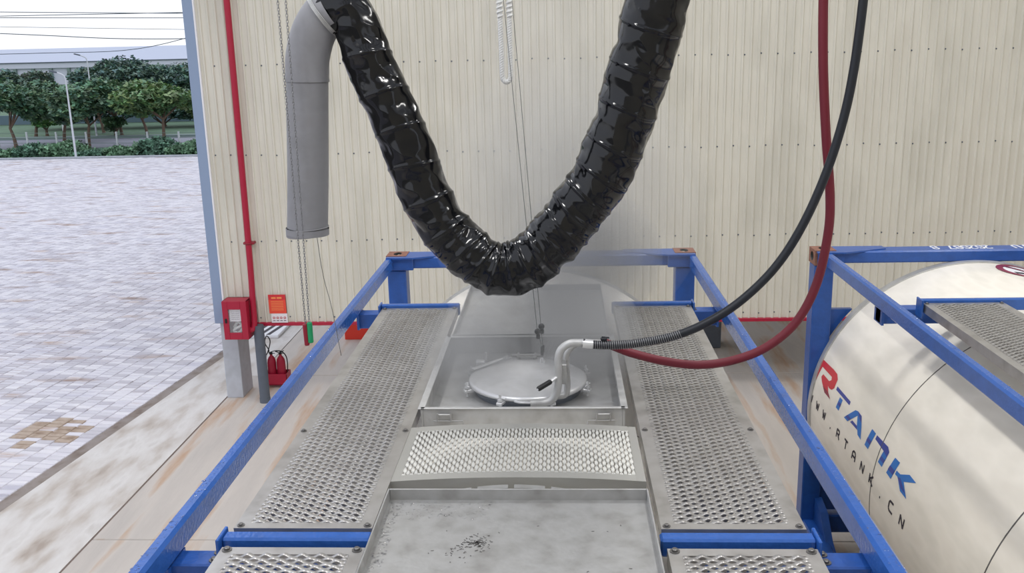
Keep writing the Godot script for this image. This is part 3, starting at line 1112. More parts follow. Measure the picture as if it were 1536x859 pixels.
func hanging() -> void:
	var t := thing("pull_chain", "fine steel pull chain hanging past the grey pipe, ending in a red grip", "chain", Vector3.ZERO, "hoist pull chains")
	var b := MB.new()
	chain_links(b, pts([-1.091, 4.451, -1.086, 3.296, -1.082, 2.878], -3.0))
	obj("links", b, m.chain, t)
	b = MB.new()
	b.turn(PackedVector2Array([Vector2(0, .055), Vector2(.009, .055), Vector2(.0125, .05), Vector2(.0125, -.05), Vector2(.0105, -.055), Vector2(0, -.055)]), Transform3D(Basis(Vector3(0, 0, 1), 0.03), Vector3(-1.0835, 2.825, -3.0)), 18)
	obj("grip", b, m.red_dark, t)
	t = thing("pull_chain", "fine steel pull chain hanging past the grey pipe, ending in a green grip", "chain", Vector3.ZERO, "hoist pull chains")
	b = MB.new()
	chain_links(b, pts([-1.054, 4.450, -1.060, 3.296, -1.063, 2.885], -3.0))
	obj("links", b, m.chain, t)
	b = MB.new()
	b.turn(PackedVector2Array([Vector2(0, .052), Vector2(.01, .052), Vector2(.0135, .047), Vector2(.0135, -.047), Vector2(.0115, -.052), Vector2(0, -.052)]), Transform3D(Basis(Vector3(0, 0, 1), 0.0), Vector3(-1.0625, 2.836, -3.0)), 18)
	obj("grip", b, m.green, t)
	b = MB.new()
	b.tube(smooth(pts([-1.11, 3.6, -1.096, 3.395, -1.072, 3.064, -1.035, 2.857, -1.004, 2.6], -3.35), 6), PackedFloat32Array([0.0016]), 6)
	tag(obj("thin_cable", b, m.cord), "single thin grey cable slanting down from the mouth of the grey vent pipe", "cable")
	# white rope: three strands laid up, doubled back in a loop
	t = thing("white_rope", "thick white twisted rope looped over on itself above the black hose", "rope")
	var path := even(smooth(pts([-0.126, 4.457, -0.123, 4.330, -0.120, 4.137, -0.119, 4.032, -0.112, 4.004, -0.098, 3.996, -0.084, 4.003, -0.077, 4.03, -0.077, 4.136, -0.076, 4.329, -0.073, 4.455], -3.5), 10), 0.003)
	for k in 3:
		var q := PackedVector3Array()
		for i in path.size():
			var tt := (path[mini(i + 1, path.size() - 1)] - path[maxi(i - 1, 0)]).normalized()
			var z := Vector3(0, 0, 1)
			var a := i * 0.003 / 0.036 * TAU + TAU * k / 3
			q.append(path[i] + (z * cos(a) + tt.cross(z) * sin(a)) * 0.0055)
		b = MB.new()
		b.tube(q, PackedFloat32Array([0.0078]), 8)
		obj("strand", b, m.rope, t)
	for x: float in [-0.123, -0.0755]:
		b = MB.new()
		var q := PackedVector3Array()
		for i in 90:
			var a := i * 0.45
			q.append(Vector3(x + cos(a) * 0.012, 4.455 - i * 0.0016, -3.5 + sin(a) * 0.012))
		b.tube(q, PackedFloat32Array([0.006]), 7)
		obj("whipping", b, m.rope, t)
	# lift line over the lid
	t = thing("lift_line", "thin twin cords with black stopper balls and a snap hook hanging over the round lid", "hook")
	b = MB.new()
	b.rod(Vector3(-0.103, 4.45, -3.4), Vector3(0.038, 2.715, -3.4), 0.0016, 6)
	b.rod(Vector3(0.038, 2.715, -3.4), Vector3(0.061, 2.64, -3.37), 0.0016, 6)
	obj("cord", b, m.cord, t)
	b = MB.new()
	b.rod(Vector3(-0.061, 4.449, -3.41), Vector3(0.058, 2.735, -3.41), 0.0016, 6)
	b.rod(Vector3(0.058, 2.735, -3.41), Vector3(0.066, 2.64, -3.37), 0.0016, 6)
	obj("cord", b, m.cord, t)
	for p: Vector3 in [Vector3(0.04, 2.712, -3.39), Vector3(0.06, 2.734, -3.41)]:
		b = MB.new()
		b.ball(p, Vector3.ONE * 0.0165, 10)
		obj("stopper_ball", b, m.black, t)
		b = MB.new()
		b.box(p + Vector3(0.003, -0.026, 0.004), Vector3(0.02, 0.026, 0.014), 0.004)
		obj("cord_clip", b, m.black, t)
	b = MB.new()
	b.box(Vector3(0.063, 2.615, -3.36), Vector3(0.015, 0.052, 0.015), 0.004)
	b.box(Vector3(0.069, 2.628, -3.355), Vector3(0.012, 0.04, 0.012), 0.003)
	obj("swivel", b, m.black, t)
	b = MB.new()
	b.tube(smooth(pts([0.058, 2.588, 0.054, 2.56, 0.055, 2.525, 0.062, 2.508, 0.069, 2.525, 0.07, 2.55, 0.065, 2.588], -3.33), 5), PackedFloat32Array([0.0042]), 8)
	b.rod(Vector3(0.069, 2.54, -3.33), Vector3(0.077, 2.575, -3.325), 0.003, 6)
	obj("snap_hook", b, m.steel_bright, t)

func wash_gear() -> void:
	var t := thing("wash_lance", "bent twin-tube steel wash lance with black side handle standing on the round lid", "wash lance")
	var b := MB.new()
	b.tube(smooth(pts([0.016, 2.53, 0.076, 2.532, 0.117, 2.548, 0.143, 2.596, 0.150, 2.679, 0.148, 2.745, 0.164, 2.797, 0.205, 2.826, 0.257, 2.828, 0.275, 2.829], -2.82), 8), PackedFloat32Array([0.0185]), 18)
	obj("steam_tube", b, m.steel_dull, t)
	b = MB.new()
	b.tube(smooth(PackedVector3Array([Vector3(0.13, 2.535, -2.9), Vector3(0.181, 2.545, -2.9), Vector3(0.191, 2.600, -2.9), Vector3(0.186, 2.701, -2.9), Vector3(0.196, 2.761, -2.9), Vector3(0.245, 2.80, -2.9), Vector3(0.372, 2.802, -2.9)]), 8), PackedFloat32Array([0.0155]), 18)
	obj("water_tube", b, m.steel_dull, t)
	b = MB.new()
	b.box(Vector3(0.172, 2.674, -2.862), Vector3(0.035, 0.098, 0.085), 0.004)
	obj("bracing_plate", b, m.steel, t)
	b = MB.new()
	b.rod(Vector3(0.15, 2.667, -2.82), Vector3(0.112, 2.652, -2.785), 0.0085, 12)
	obj("handle_stub", b, m.steel_bright, t)
	b = MB.new()
	b.tube(PackedVector3Array([Vector3(0.113, 2.652, -2.786), Vector3(0.11, 2.651, -2.783), Vector3(0.058, 2.632, -2.745), Vector3(0.054, 2.63, -2.742)]), PackedFloat32Array([0.010, 0.0125, 0.0125, 0.010]), 16)
	var grip := obj("handle_grip", b, m.black, t)
	b = MB.new()
	b.rod(Vector3(0.055, 2.6305, -2.743), Vector3(0.0525, 2.6295, -2.741), 0.005, 12)
	obj("grip_screw", b, m.white, grip)
	t = thing("steam_hose", "long black rubber hose with silver spring guard rising steeply from the steel lance", "hose")
	var path := smooth(pts([0.263, 2.835, 0.30, 2.828, 0.342, 2.824, 0.434, 2.824, 0.526, 2.833, 0.678, 2.863, 0.827, 2.926, 0.974, 3.025, 1.117, 3.172, 1.225, 3.349, 1.315, 3.570, 1.378, 3.799, 1.414, 4.022, 1.436, 4.319, 1.441, 4.6], -2.8), 10)
	b = MB.new()
	b.tube(path, PackedFloat32Array([0.0195]), 20)
	obj("hose_body", b, m.rubber, t)
	b = MB.new()
	b.tube(pts([0.262, 2.832, 0.31, 2.8275], -2.8), PackedFloat32Array([0.0215]), 20)
	b.tube(pts([0.27, 2.8315, 0.295, 2.829], -2.8), PackedFloat32Array([0.0225]), 6)
	obj("coupling", b, m.steel_bright, t)
	var q := even(path, 0.0012)
	var sp := PackedVector3Array()
	for i in q.size():
		if q[i].x < 0.31:
			continue
		if q[i].x > 0.715:
			break
		var tt := (q[i + 1] - q[i]).normalized()
		var z := Vector3(0, 0, 1)
		var a := i * 0.0012 / 0.0098 * TAU
		sp.append(q[i] + (z * cos(a) + tt.cross(z) * sin(a)) * 0.0215)
	b = MB.new()
	b.tube(sp, PackedFloat32Array([0.0017]), 6)
	obj("spring_guard", b, m.chain, t)
	b = MB.new()
	b.box(Vector3(0.36, 2.852, -2.8), Vector3(0.03, 0.014, 0.016), 0.003)
	b.rod(Vector3(0.35, 2.862, -2.8), Vector3(0.385, 2.858, -2.8), 0.004, 8)
	obj("hose_clip", b, m.rubber, t)
	b = MB.new()
	b.tube(smooth(pts([0.365, 2.806, 0.425, 2.779, 0.504, 2.748, 0.661, 2.707, 0.817, 2.690, 0.973, 2.712, 1.125, 2.776, 1.257, 2.899, 1.339, 3.080, 1.377, 3.313, 1.375, 3.495, 1.342, 3.762, 1.314, 4.050, 1.299, 4.328, 1.294, 4.6], -2.9), 10), PackedFloat32Array([0.0205]), 20)
	tag(obj("water_hose", b, m.hose_red), "long dark red rubber hose sagging behind the black hose and rising past the wall", "hose")

# ---------------------------------------------------------------- building
func building() -> void:
	var zf := -9.55
	var w := struct("wall_back")
	var pitch := 0.0911
	var prof := [Vector2(0, 0), Vector2(0.046, 0), Vector2(0.058, 0.017), Vector2(0.072, 0.017), Vector2(0.083, 0), Vector2(pitch, 0)]
	var per := 8
	var b := MB.new()
	for k in per:
		for i in prof.size() - 1:
			var p: Vector2 = prof[i]
			var q: Vector2 = prof[i + 1]
			var o := k * pitch
			b.quad(Vector3(o + p.x, 0, p.y), Vector3(o + q.x, 0, q.y), Vector3(o + q.x, 10.0, q.y), Vector3(o + p.x, 10.0, p.y))
			b.quad(Vector3(o + q.x, 0, q.y - .003), Vector3(o + p.x, 0, p.y - .003), Vector3(o + p.x, 10.0, p.y - .003), Vector3(o + q.x, 10.0, q.y - .003))
	var sheet := b.mesh()
	for i in 15:
		same("siding_sheet", sheet, m.siding, w, Transform3D(Basis(), Vector3(-3.955 + i * per * pitch, 0.99, zf + (0.0015 if i % 2 else 0.0))))
	# fastener heads
	b = MB.new()
	b.lathe(PackedVector2Array([Vector2(0.009, 0), Vector2(0.009, 0.003), Vector2(0.006, 0.006), Vector2(0, 0.007)]), Transform3D(Basis(Vector3(1, 0, 0), PI / 2), Vector3.ZERO), 8)
	var xf := []
	for row in 5:
		var y: float = [1.06, 2.0, 3.03, 4.05, 5.07][row]
		for i in 58:
			xf.append(Transform3D(Basis(), Vector3(-3.955 + 0.088 + pitch * (2 * i + (row % 2)), y + rng.randf_range(-.008, .008), zf + 0.002)))
	many("fastener_heads", b.mesh(), m.slate, xf, w)
	b = MB.new()
	b.span(Vector3(-3.62, 0.955, zf - 0.01), Vector3(7.0, 0.997, zf + 0.035), 0.006)
	obj("base_flashing", b, m.red, w)
	b = MB.new()
	b.span(Vector3(-4.075, 0.99, zf - 0.03), Vector3(-3.955, 11.0, zf + 0.025), 0.004)
	obj("corner_flashing", b, m.trim_blue, w)
	b = MB.new()
	b.span(Vector3(-3.955, 0.99, zf - 0.01), Vector3(-3.935, 11.0, zf + 0.03), 0.003)
	obj("edge_strip", b, m.white, w)
	# the column behind its edge
	var col := struct("column")
	b = MB.new()
	b.span(Vector3(-4.035, 0, zf - 0.42), Vector3(-3.83, 11.0, zf - 0.035), 0.006)
	obj("column_shaft", b, m.column_grey, col)
	col = struct("column_001")
	b = MB.new()
	b.span(Vector3(1.95, 0, -11.85), Vector3(2.41, 11.0, -11.45), 0.01)
	obj("column_shaft", b, m.slate, col)
	# floor slabs
	var f := struct("floor")
	for q: Array in [[-4.045, 9.0, -6.055, 6.5], [-4.045, 9.0, -10.4, -6.065], [-3.9, 9.0, -20.0, -10.41]]:
		b = MB.new()
		b.span(Vector3(q[0], -0.15, q[2]), Vector3(q[1], 0, q[3]), 0.006)
		obj("slab", b, m.concrete, f)
	b = MB.new()
	b.span(Vector3(-4.06, -0.15, -10.4), Vector3(-4.045, -0.006, 4.0))
	obj("joint_filler", b, m.joint, f)
	# roof over the bay with strips of clear sheet
	var c := struct("ceiling")
	for i in 9:
		var x := -4.6 + i * 1.6
		b = MB.new()
		b.span(Vector3(x, 11.0, -20.0), Vector3(x + roof_solid, 11.08, 6.5))
		obj("roof_sheet", b, m.roof_panel, c)
		b = MB.new()
		b.span(Vector3(x + roof_solid, 11.03, -20.0), Vector3(x + 1.6, 11.032, 6.5))
		obj("clear_sheet", b, m.pane, c)
	b = MB.new()
	b.span(Vector3(-0.6, 6.0, -20.0), Vector3(9.0, 6.1, -9.62))
	obj("inner_deck", b, m.roof_panel, c)
	var wr := struct("wall_right")
	b = MB.new()
	b.span(Vector3(9.0, 0, -20.0), Vector3(9.12, 11.0, 4.0))
	obj("siding_sheet", b, m.siding, wr)
	var wn := struct("wall_front")
	b = MB.new()
	b.span(Vector3(-2.5, 0, 6.5), Vector3(9.0, 11.0, 6.62))
	obj("siding_sheet", b, m.siding, wn)
	var wb := struct("wall_far")
	b = MB.new()
	b.span(Vector3(-1.5, 0, -20.12), Vector3(9.0, 11.0, -20.0))
	obj("siding_sheet", b, m.siding, wb)

# long LED fittings hung under the roof; they light the bay from above the frame
func high_bay(at: Vector3) -> void:
	var t := thing("high_bay_lamp", "long white lamp hanging high above %s, %s" % [["the open yard side", "the hose and open hatch", "the lettered tank"][roundi((at.x + 2.2) / 3.8)], "near the cream wall" if at.z < -3.0 else "away from the cream wall"], "lamp", at, "high bay lamps under the roof")
	var b := MB.new()
	b.span(Vector3(-0.17, 0.01, -0.62), Vector3(0.17, 0.07, 0.62), 0.01)
	obj("housing", b, m.white, t)
	b = MB.new()
	b.span(Vector3(-0.15, 0.0, -0.6), Vector3(0.15, 0.01, 0.6))
	obj("lamp_diffuser", b, m.lamp_glow, t)
	b = MB.new()
	b.rod(Vector3(0, 0.07, -0.5), Vector3(0, 3.0, -0.5), 0.004, 6)
	obj("hanger", b, m.slate, t)
	b = MB.new()
	b.rod(Vector3(0, 0.07, 0.5), Vector3(0, 3.0, 0.5), 0.004, 6)
	obj("hanger", b, m.slate, t)
	var l := AreaLight3D.new()
	l.name = "lamp_light"
	l.area_size = Vector2(0.3, 1.2)
	l.light_energy = LAMP
	l.light_color = Color(1.0, 0.995, 0.985)
	l.shadow_enabled = true
	l.rotation = Vector3(-PI / 2, 0, 0)
	l.position = Vector3(0, -0.01, 0)
	t.add_child(l)

const LAMP := 6.2
var roof_solid := 0.4

func wall_gear() -> void:
	var zf := -9.535
	# fire hose cabinet
	var t := thing("fire_hose_cabinet", "red fire hose cabinet with glazed door on the grey column", "cabinet", Vector3(-3.74, 0.85, zf))
	var b := MB.new()
	var x0 := -0.145
	var x1 := 0.15
	b.span(Vector3(x0, 0, 0.02), Vector3(x1, 0.475, 0.035))
	b.span(Vector3(x0, 0, 0.02), Vector3(x0 + 0.008, 0.475, 0.21))
	b.span(Vector3(x1 - 0.008, 0, 0.02), Vector3(x1, 0.475, 0.21))
	b.span(Vector3(x0, 0, 0.02), Vector3(x1, 0.008, 0.21))
	b.span(Vector3(x0, 0.467, 0.02), Vector3(x1, 0.475, 0.21))
	obj("body", b, m.red, t)
	b = MB.new()
	var wx0 := -0.078
	var wx1 := 0.075
	b.span(Vector3(x0, 0, 0.21), Vector3(wx0, 0.475, 0.235), 0.003)
	b.span(Vector3(wx1, 0, 0.21), Vector3(x1, 0.475, 0.235), 0.003)
	b.span(Vector3(wx0, 0, 0.21), Vector3(wx1, 0.085, 0.235), 0.003)
	b.span(Vector3(wx0, 0.375, 0.21), Vector3(wx1, 0.475, 0.235), 0.003)
	var door := obj("door", b, m.red, t)
	b = MB.new()
	b.span(Vector3(wx0, 0.085, 0.22), Vector3(wx1, 0.375, 0.223))
	obj("glass_pane", b, m.pane, door)
	b = MB.new()
	b.box(Vector3(-0.108, 0.235, 0.238), Vector3(0.026, 0.055, 0.012), 0.003)
	obj("latch", b, m.black, door)
	b = MB.new()
	b.tube(smooth(PackedVector3Array([Vector3(-0.05, 0.12, 0.13), Vector3(0.0, 0.2, 0.14), Vector3(0.05, 0.13, 0.13), Vector3(0.0, 0.06, 0.15), Vector3(-0.05, 0.1, 0.16), Vector3(0.06, 0.16, 0.17)]), 6), PackedFloat32Array([0.017]), 10)
	obj("coiled_hose", b, m.rope, t)
	b = MB.new()
	b.span(Vector3(-0.07, 0.22, 0.2), Vector3(0.072, 0.372, 0.206))
	var card := obj("instruction_card", b, m.paper, t)
	b = MB.new()
	for i in 5:
		b.box(Vector3(0.0, 0.25 + i * 0.022, 0.207), Vector3(0.1, 0.004, 0.001))
	obj("print_lines", b, m.ink, card)
	# red riser
	t = thing("riser_pipe", "thin red water riser running up the cream wall above the cabinet", "pipe")
	b = MB.new()
	b.tube(smooth(PackedVector3Array([Vector3(-3.535, 7.5, -9.46), Vector3(-3.533, 4.6, -9.46), Vector3(-3.54, 2.0, -9.45), Vector3(-3.545, 1.3, -9.43), Vector3(-3.545, 1.06, -9.42), Vector3(-3.555, 0.97, -9.41), Vector3(-3.58, 0.945, -9.4), Vector3(-3.62, 0.94, -9.4)]), 6), PackedFloat32Array([0.036]), 20)
	obj("pipe_body", b, m.red, t)
	b = MB.new()
	b.box(Vector3(-3.535, 2.0, -9.48), Vector3(0.13, 0.03, 0.09), 0.006)
	b.torus(Vector3(-3.54, 2.0, -9.45), Vector3.UP, 0.042, 0.01, 20, 8)
	obj("pipe_bracket", b, m.red_dark, t)
	b = MB.new()
	b.tube(PackedVector3Array([Vector3(-3.508, 0.99, -9.44), Vector3(-3.508, 0.012, -9.44)]), PackedFloat32Array([0.062]), 24)
	b.tube(PackedVector3Array([Vector3(-3.508, 0.06, -9.44), Vector3(-3.508, 0.0, -9.44)]), PackedFloat32Array([0.066]), 24)
	tag(obj("downpipe", b, m.slate), "dark grey downpipe standing between the grey column and the fire extinguishers", "pipe")
	# notices
	t = thing("notice_board", "orange printed notice on the cream wall above the white label", "notice", Vector3(-3.275, 1.115, zf + 0.02))
	b = MB.new()
	b.span(Vector3(-0.105, 0, 0), Vector3(0.105, 0.235, 0.006), 0.001)
	obj("sheet", b, m.notice, t)
	b = MB.new()
	b.span(Vector3(-0.105, 0.172, 0.006), Vector3(0.105, 0.235, 0.0075))
	obj("heading_band", b, m.notice_band, t)
	b = MB.new()
	for q: Array in [[-0.04, 0.195, 0.055, 0.02], [0.03, 0.195, 0.06, 0.02]]:
		b.box(Vector3(q[0], q[1], 0.008), Vector3(q[2], q[3], 0.001))
	for i in 6:
		b.box(Vector3(0.0, 0.15 - i * 0.021, 0.0067), Vector3(0.15, 0.006, 0.001))
	obj("print_lines", b, m.notice_text, t)
	t = thing("hose_label", "white picture label below the orange notice on the cream wall", "label", Vector3(-3.262, 0.998, zf + 0.02))
	b = MB.new()
	b.span(Vector3(-0.1, 0, 0), Vector3(0.1, 0.115, 0.005), 0.001)
	obj("sheet", b, m.paper, t)
	b = MB.new()
	for i in 4:
		b.torus(Vector3(-0.066 + i * 0.044, 0.062, 0.006), Vector3(0, 0, 1), 0.014, 0.0025, 12, 4)
		b.box(Vector3(-0.066 + i * 0.044, 0.06, 0.0055), Vector3(0.016, 0.008, 0.001))
	obj("pictograms", b, m.ink_red, t)
	b = MB.new()
	for i in 4:
		b.box(Vector3(-0.066 + i * 0.044, 0.025, 0.0055), Vector3(0.03, 0.008, 0.001))
	obj("print_lines", b, m.ink, t)
	# extinguishers in their stand
	t = thing("extinguisher_stand", "low red steel box stand holding two fire extinguishers", "stand", Vector3(-3.515, 0, -10.02))
	b = MB.new()
	b.span(Vector3(-0.15, 0.04, -0.1), Vector3(0.15, 0.05, 0.1))
	b.span(Vector3(-0.15, 0.04, 0.09), Vector3(0.15, 0.19, 0.1), 0.003)
	b.span(Vector3(-0.15, 0.04, -0.1), Vector3(0.15, 0.19, -0.09), 0.003)
	b.span(Vector3(-0.15, 0.04, -0.1), Vector3(-0.14, 0.19, 0.1), 0.003)
	b.span(Vector3(0.14, 0.04, -0.1), Vector3(0.15, 0.19, 0.1), 0.003)
	obj("box", b, m.red, t)
	for sx: float in [-1.0, 1.0]:
		for sz: float in [-1.0, 1.0]:
			b = MB.new()
			b.box(Vector3(sx * 0.138, 0.025, sz * 0.088), Vector3(0.02, 0.05, 0.02), 0.002)
			obj("foot", b, m.red_dark, t)
	for i in 2:
		t = thing("fire_extinguisher", ["red fire extinguisher with raised black discharge horn beside the dark downpipe", "red fire extinguisher with curved black hose at its shoulder, beside its horned twin"][i], "fire extinguisher", Vector3([-3.575, -3.455][i], 0.05, -10.02), "extinguishers in the red stand")
		b = MB.new()
		b.turn(PackedVector2Array([Vector2(0, 0), Vector2(0.05, 0), Vector2(0.056, 0.012), Vector2(0.056, 0.27), Vector2(0.05, 0.31), Vector2(0.034, 0.342), Vector2(0.018, 0.358), Vector2(0.018, 0.378), Vector2(0, 0.378)]), Transform3D(), 24)
		obj("cylinder", b, m.red, t)
		b = MB.new()
		b.box(Vector3(0, 0.39, 0), Vector3(0.035, 0.03, 0.03), 0.004)
		b.bar(Vector3(-0.01, 0.405, 0), Vector3(0.05, 0.425, 0), 0.016, 0.008)
		b.bar(Vector3(-0.01, 0.395, 0), Vector3(0.05, 0.39, 0), 0.016, 0.006)
		obj("valve", b, m.black, t)
		b = MB.new()
		if i == 0:
			b.tube(smooth(PackedVector3Array([Vector3(0, 0.39, 0), Vector3(-0.02, 0.4, 0.01), Vector3(-0.02, 0.45, 0.02), Vector3(-0.06, 0.54, 0.02), Vector3(-0.03, 0.63, 0.02), Vector3(0.01, 0.56, 0.02), Vector3(-0.025, 0.43, 0.03), Vector3(-0.065, 0.36, 0.03)]), 6), PackedFloat32Array([0.007]), 8)
			obj("discharge_hose", b, m.black, t)
			b = MB.new()
			b.tube(PackedVector3Array([Vector3(-0.06, 0.38, 0.03), Vector3(-0.085, 0.24, 0.03), Vector3(-0.105, 0.1, 0.03)]), PackedFloat32Array([0.012, 0.02, 0.032]), 14)
			obj("horn", b, m.black, t)
		else:
			b.tube(smooth(PackedVector3Array([Vector3(-0.02, 0.4, 0), Vector3(-0.06, 0.425, 0.01), Vector3(0.02, 0.42, 0.01), Vector3(0.075, 0.36, 0.01), Vector3(0.088, 0.26, 0.01), Vector3(0.078, 0.12, 0.01)]), 6), PackedFloat32Array([0.007]), 8)
			obj("discharge_hose", b, m.black, t)
	# red beam and striped kerb beyond the wall
	b = MB.new()
	b.span(Vector3(-3.08, 0.0, -12.1), Vector3(-1.6, 0.24, -12.0), 0.006)
	tag(obj("barrier_beam", b, m.red_orange), "orange red beam lying on the concrete beyond the wall", "beam")
	t = thing("striped_kerb", "low white kerb block with slanted dark stripes on the paving beyond the wall", "kerb", Vector3(-4.42, 0, -12.5))
	b = MB.new()
	b.span(Vector3(-0.28, 0, -0.42), Vector3(0.3, 0.05, 0.4), 0.01)
	obj("block", b, m.white, t)
	for i in 4:
		b = MB.new()
		b.prism(PackedVector2Array([Vector2(-0.27 + i * 0.125, -0.38), Vector2(-0.21 + i * 0.125, -0.38), Vector2(-0.09 + i * 0.125, 0.4), Vector2(-0.15 + i * 0.125, 0.4)]), 0.0, 0.003, Transform3D(Basis(Vector3(1, 0, 0), Vector3(0, 0, -1), Vector3(0, 1, 0)), Vector3(0, 0.05, 0)))
		obj("stripe", b, m.ink, t)

# ---------------------------------------------------------------- yard and what stands beyond
func yard() -> void:
	var y := struct("ground")
	var ang := 0.115
	var edge := func(z: float) -> float: return -5.33 - (z + 6.7) * ang
	# concrete apron and drain strip
	var b := MB.new()
	var flat := Transform3D(Basis(Vector3(1, 0, 0), Vector3(0, 0, 1), Vector3(0, -1, 0)), Vector3.ZERO)
	b.prism(PackedVector2Array([Vector2(edge.call(4.0) + 0.151, 4.0), Vector2(-4.062, 4.0), Vector2(-4.062, -10.4), Vector2(-3.91, -10.4), Vector2(-3.91, -15.5), Vector2(edge.call(-15.5) + 0.151, -15.5)]), 0.0, 0.15, flat)
	obj("apron_slab", b, m.apron, y)
	b = MB.new()
	b.prism(PackedVector2Array([Vector2(edge.call(4.0), 4.0), Vector2(edge.call(4.0) + 0.15, 4.0), Vector2(edge.call(-15.5) + 0.15, -15.5), Vector2(edge.call(-15.5), -15.5)]), 0.004, 0.15, flat)
	obj("drain_channel", b, m.drain, y)
	# pavers: one by one near the bay, then as one field, then as plain ground
	var ax := Vector3(sin(-atan(ang)) * -1.0, 0, -cos(atan(ang))).normalized()
	ax = Vector3(-ang, 0, 1).normalized()
	var side := Vector3(-1, 0, -ang).normalized()
	var o := Vector3(edge.call(-4.0), 0, -4.0)
	var L := 0.2
	var S := 0.1
	var spots := []
	for i in 126:
		for j in 356:
			var along := -(j + (0.5 if i % 2 else 0.0)) * S
			var p := o + ax * along + side * (i + 0.5) * L
			if p.z < -38.9 or p.z > -6.2:
				continue
			var left := -5.35 + (p.z + 6.9) * 0.6
			if p.x < left - 0.5:
				continue
			spots.append([p, p.distance_to(Vector3(0.17, 4.15, 1.36)), i, j])
	spots.sort_custom(func(p: Array, q: Array) -> bool: return p[1] < q[1])
	var block := MB.new()
	block.prism(PackedVector2Array([Vector2(-L / 2 + .002, -S / 2 + .002), Vector2(L / 2 - .002, -S / 2 + .002), Vector2(L / 2 - .002, S / 2 - .002), Vector2(-L / 2 + .002, S / 2 - .002)]), -0.06, -0.005, flat.affine_inverse())
	block = MB.new()
	var hx := L / 2 - 0.003
	var hz := S / 2 - 0.003
	var k := 0.006
	var top: Array[Vector3] = [Vector3(-hx + k, 0, hz - k), Vector3(hx - k, 0, hz - k), Vector3(hx - k, 0, -hz + k), Vector3(-hx + k, 0, -hz + k)]
	var low: Array[Vector3] = [Vector3(-hx, -0.012, hz), Vector3(hx, -0.012, hz), Vector3(hx, -0.012, -hz), Vector3(-hx, -0.012, -hz)]
	block.quad(top[0], top[1], top[2], top[3])
	for i in 4:
		block.quad(low[i], low[(i + 1) % 4], top[(i + 1) % 4], top[i])
		block.quad(low[i] + Vector3(0, -0.04, 0), low[(i + 1) % 4] + Vector3(0, -0.04, 0), low[(i + 1) % 4], low[i])
	var pm := block.mesh()
	var rot := Basis(-side, Vector3.UP, ax)
	var rest := [[], [], [], []]
	for n in spots.size():
		var p: Vector3 = spots[n][0]
		p.y = rng.randf_range(-0.002, 0.003)
		var tilt := rot * Basis(Vector3(1, 0, 0), rng.randf_range(-.012, .012)) * Basis(Vector3(0, 0, 1), rng.randf_range(-.02, .02))
		var pick := rng.randi() % 4
		var sandy := (Vector2(p.x, p.z).distance_to(Vector2(-5.75, -8.5)) < 0.42 or Vector2(p.x, p.z).distance_to(Vector2(-5.55, -12.4)) < 0.5) and rng.randf() < 0.7
		var mm: Material = m.sand if sandy else [m.paver_a, m.paver_b, m.paver_c, m.paver_d][pick]
		if n < 300:
			same("paver", pm, mm, y, Transform3D(tilt, p))
		else:
			rest[pick].append(Transform3D(tilt, p))
	for i in 4:
		many("paver_field", pm, [m.paver_a, m.paver_b, m.paver_c, m.paver_d][i], rest[i], y)
	b = MB.new()
	b.span(Vector3(-70, -0.3, -39.0), Vector3(-3.5, -0.012, 6.0))
	obj("paved_yard", b, m.yard, y)
	b = MB.new()
	b.span(Vector3(-70, -0.2, -39.4), Vector3(10, 0.05, -39.1), 0.01)
	obj("yard_kerb", b, m.column_grey, y)
	b = MB.new()
	b.span(Vector3(-260, -0.4, -260.0), Vector3(60, -0.03, -39.4))
	obj("grass_ground", b, m.grass, y)
	b = MB.new()
	b.span(Vector3(-140, -0.03, -49.3), Vector3(10, 0.0, -44.0))
	obj("road_surface", b, m.asphalt, y)
	b = MB.new()
	b.span(Vector3(-140, -0.03, -50.0), Vector3(10, 0.12, -49.3))
	obj("road_kerb", b, m.far_pillar, y)

func leaf_mesh() -> ArrayMesh:
	var b := MB.new()
	for k in 4:
		var a := TAU * k / 4 + 0.3
		var d := Vector3(cos(a), 0.25 * (1 if k % 2 else -1), sin(a))
		var s := Vector3(-sin(a), 0.2, cos(a)) * 0.38
		b.quad(Vector3.ZERO, d * 0.5 + s, d, d * 0.5 - s)
	return b.mesh()

func crown(parent: Node3D, called: String, c: Vector3, r: Vector3, count: int, size: float, col: Color, lm: Mesh, sd: int) -> void:
	var g := RandomNumberGenerator.new()
	g.seed = sd
	var xf := []
	var cc := PackedColorArray()
	# boughs first, leaves on them
	var boughs := []
	for i in 16:
		var d := Vector3(g.randf_range(-1, 1), g.randf_range(-.5, .9), g.randf_range(-1, 1))
		boughs.append(d.normalized() * g.randf_range(0.35, 0.78))
	for i in count:
		var q: Vector3 = boughs[g.randi() % 16]
		var d := Vector3(g.randfn(), g.randfn() * 0.7, g.randfn()).normalized() * g.randf_range(0.25, 0.42)
		var p := c + (q + d) * r
		var s := size * g.randf_range(0.6, 1.3)
		xf.append(Transform3D(Basis.from_euler(Vector3(g.randf_range(-.6, .6), g.randf() * TAU, g.randf_range(-.6, .6))).scaled(Vector3.ONE * s), p))
		var v := g.randf_range(0.8, 1.15)
		cc.append(Color(col.r * v * g.randf_range(.9, 1.15), col.g * v, col.b * v * g.randf_range(.85, 1.1)).srgb_to_linear())
	many(called, lm, m.leaf, xf, parent, cc)

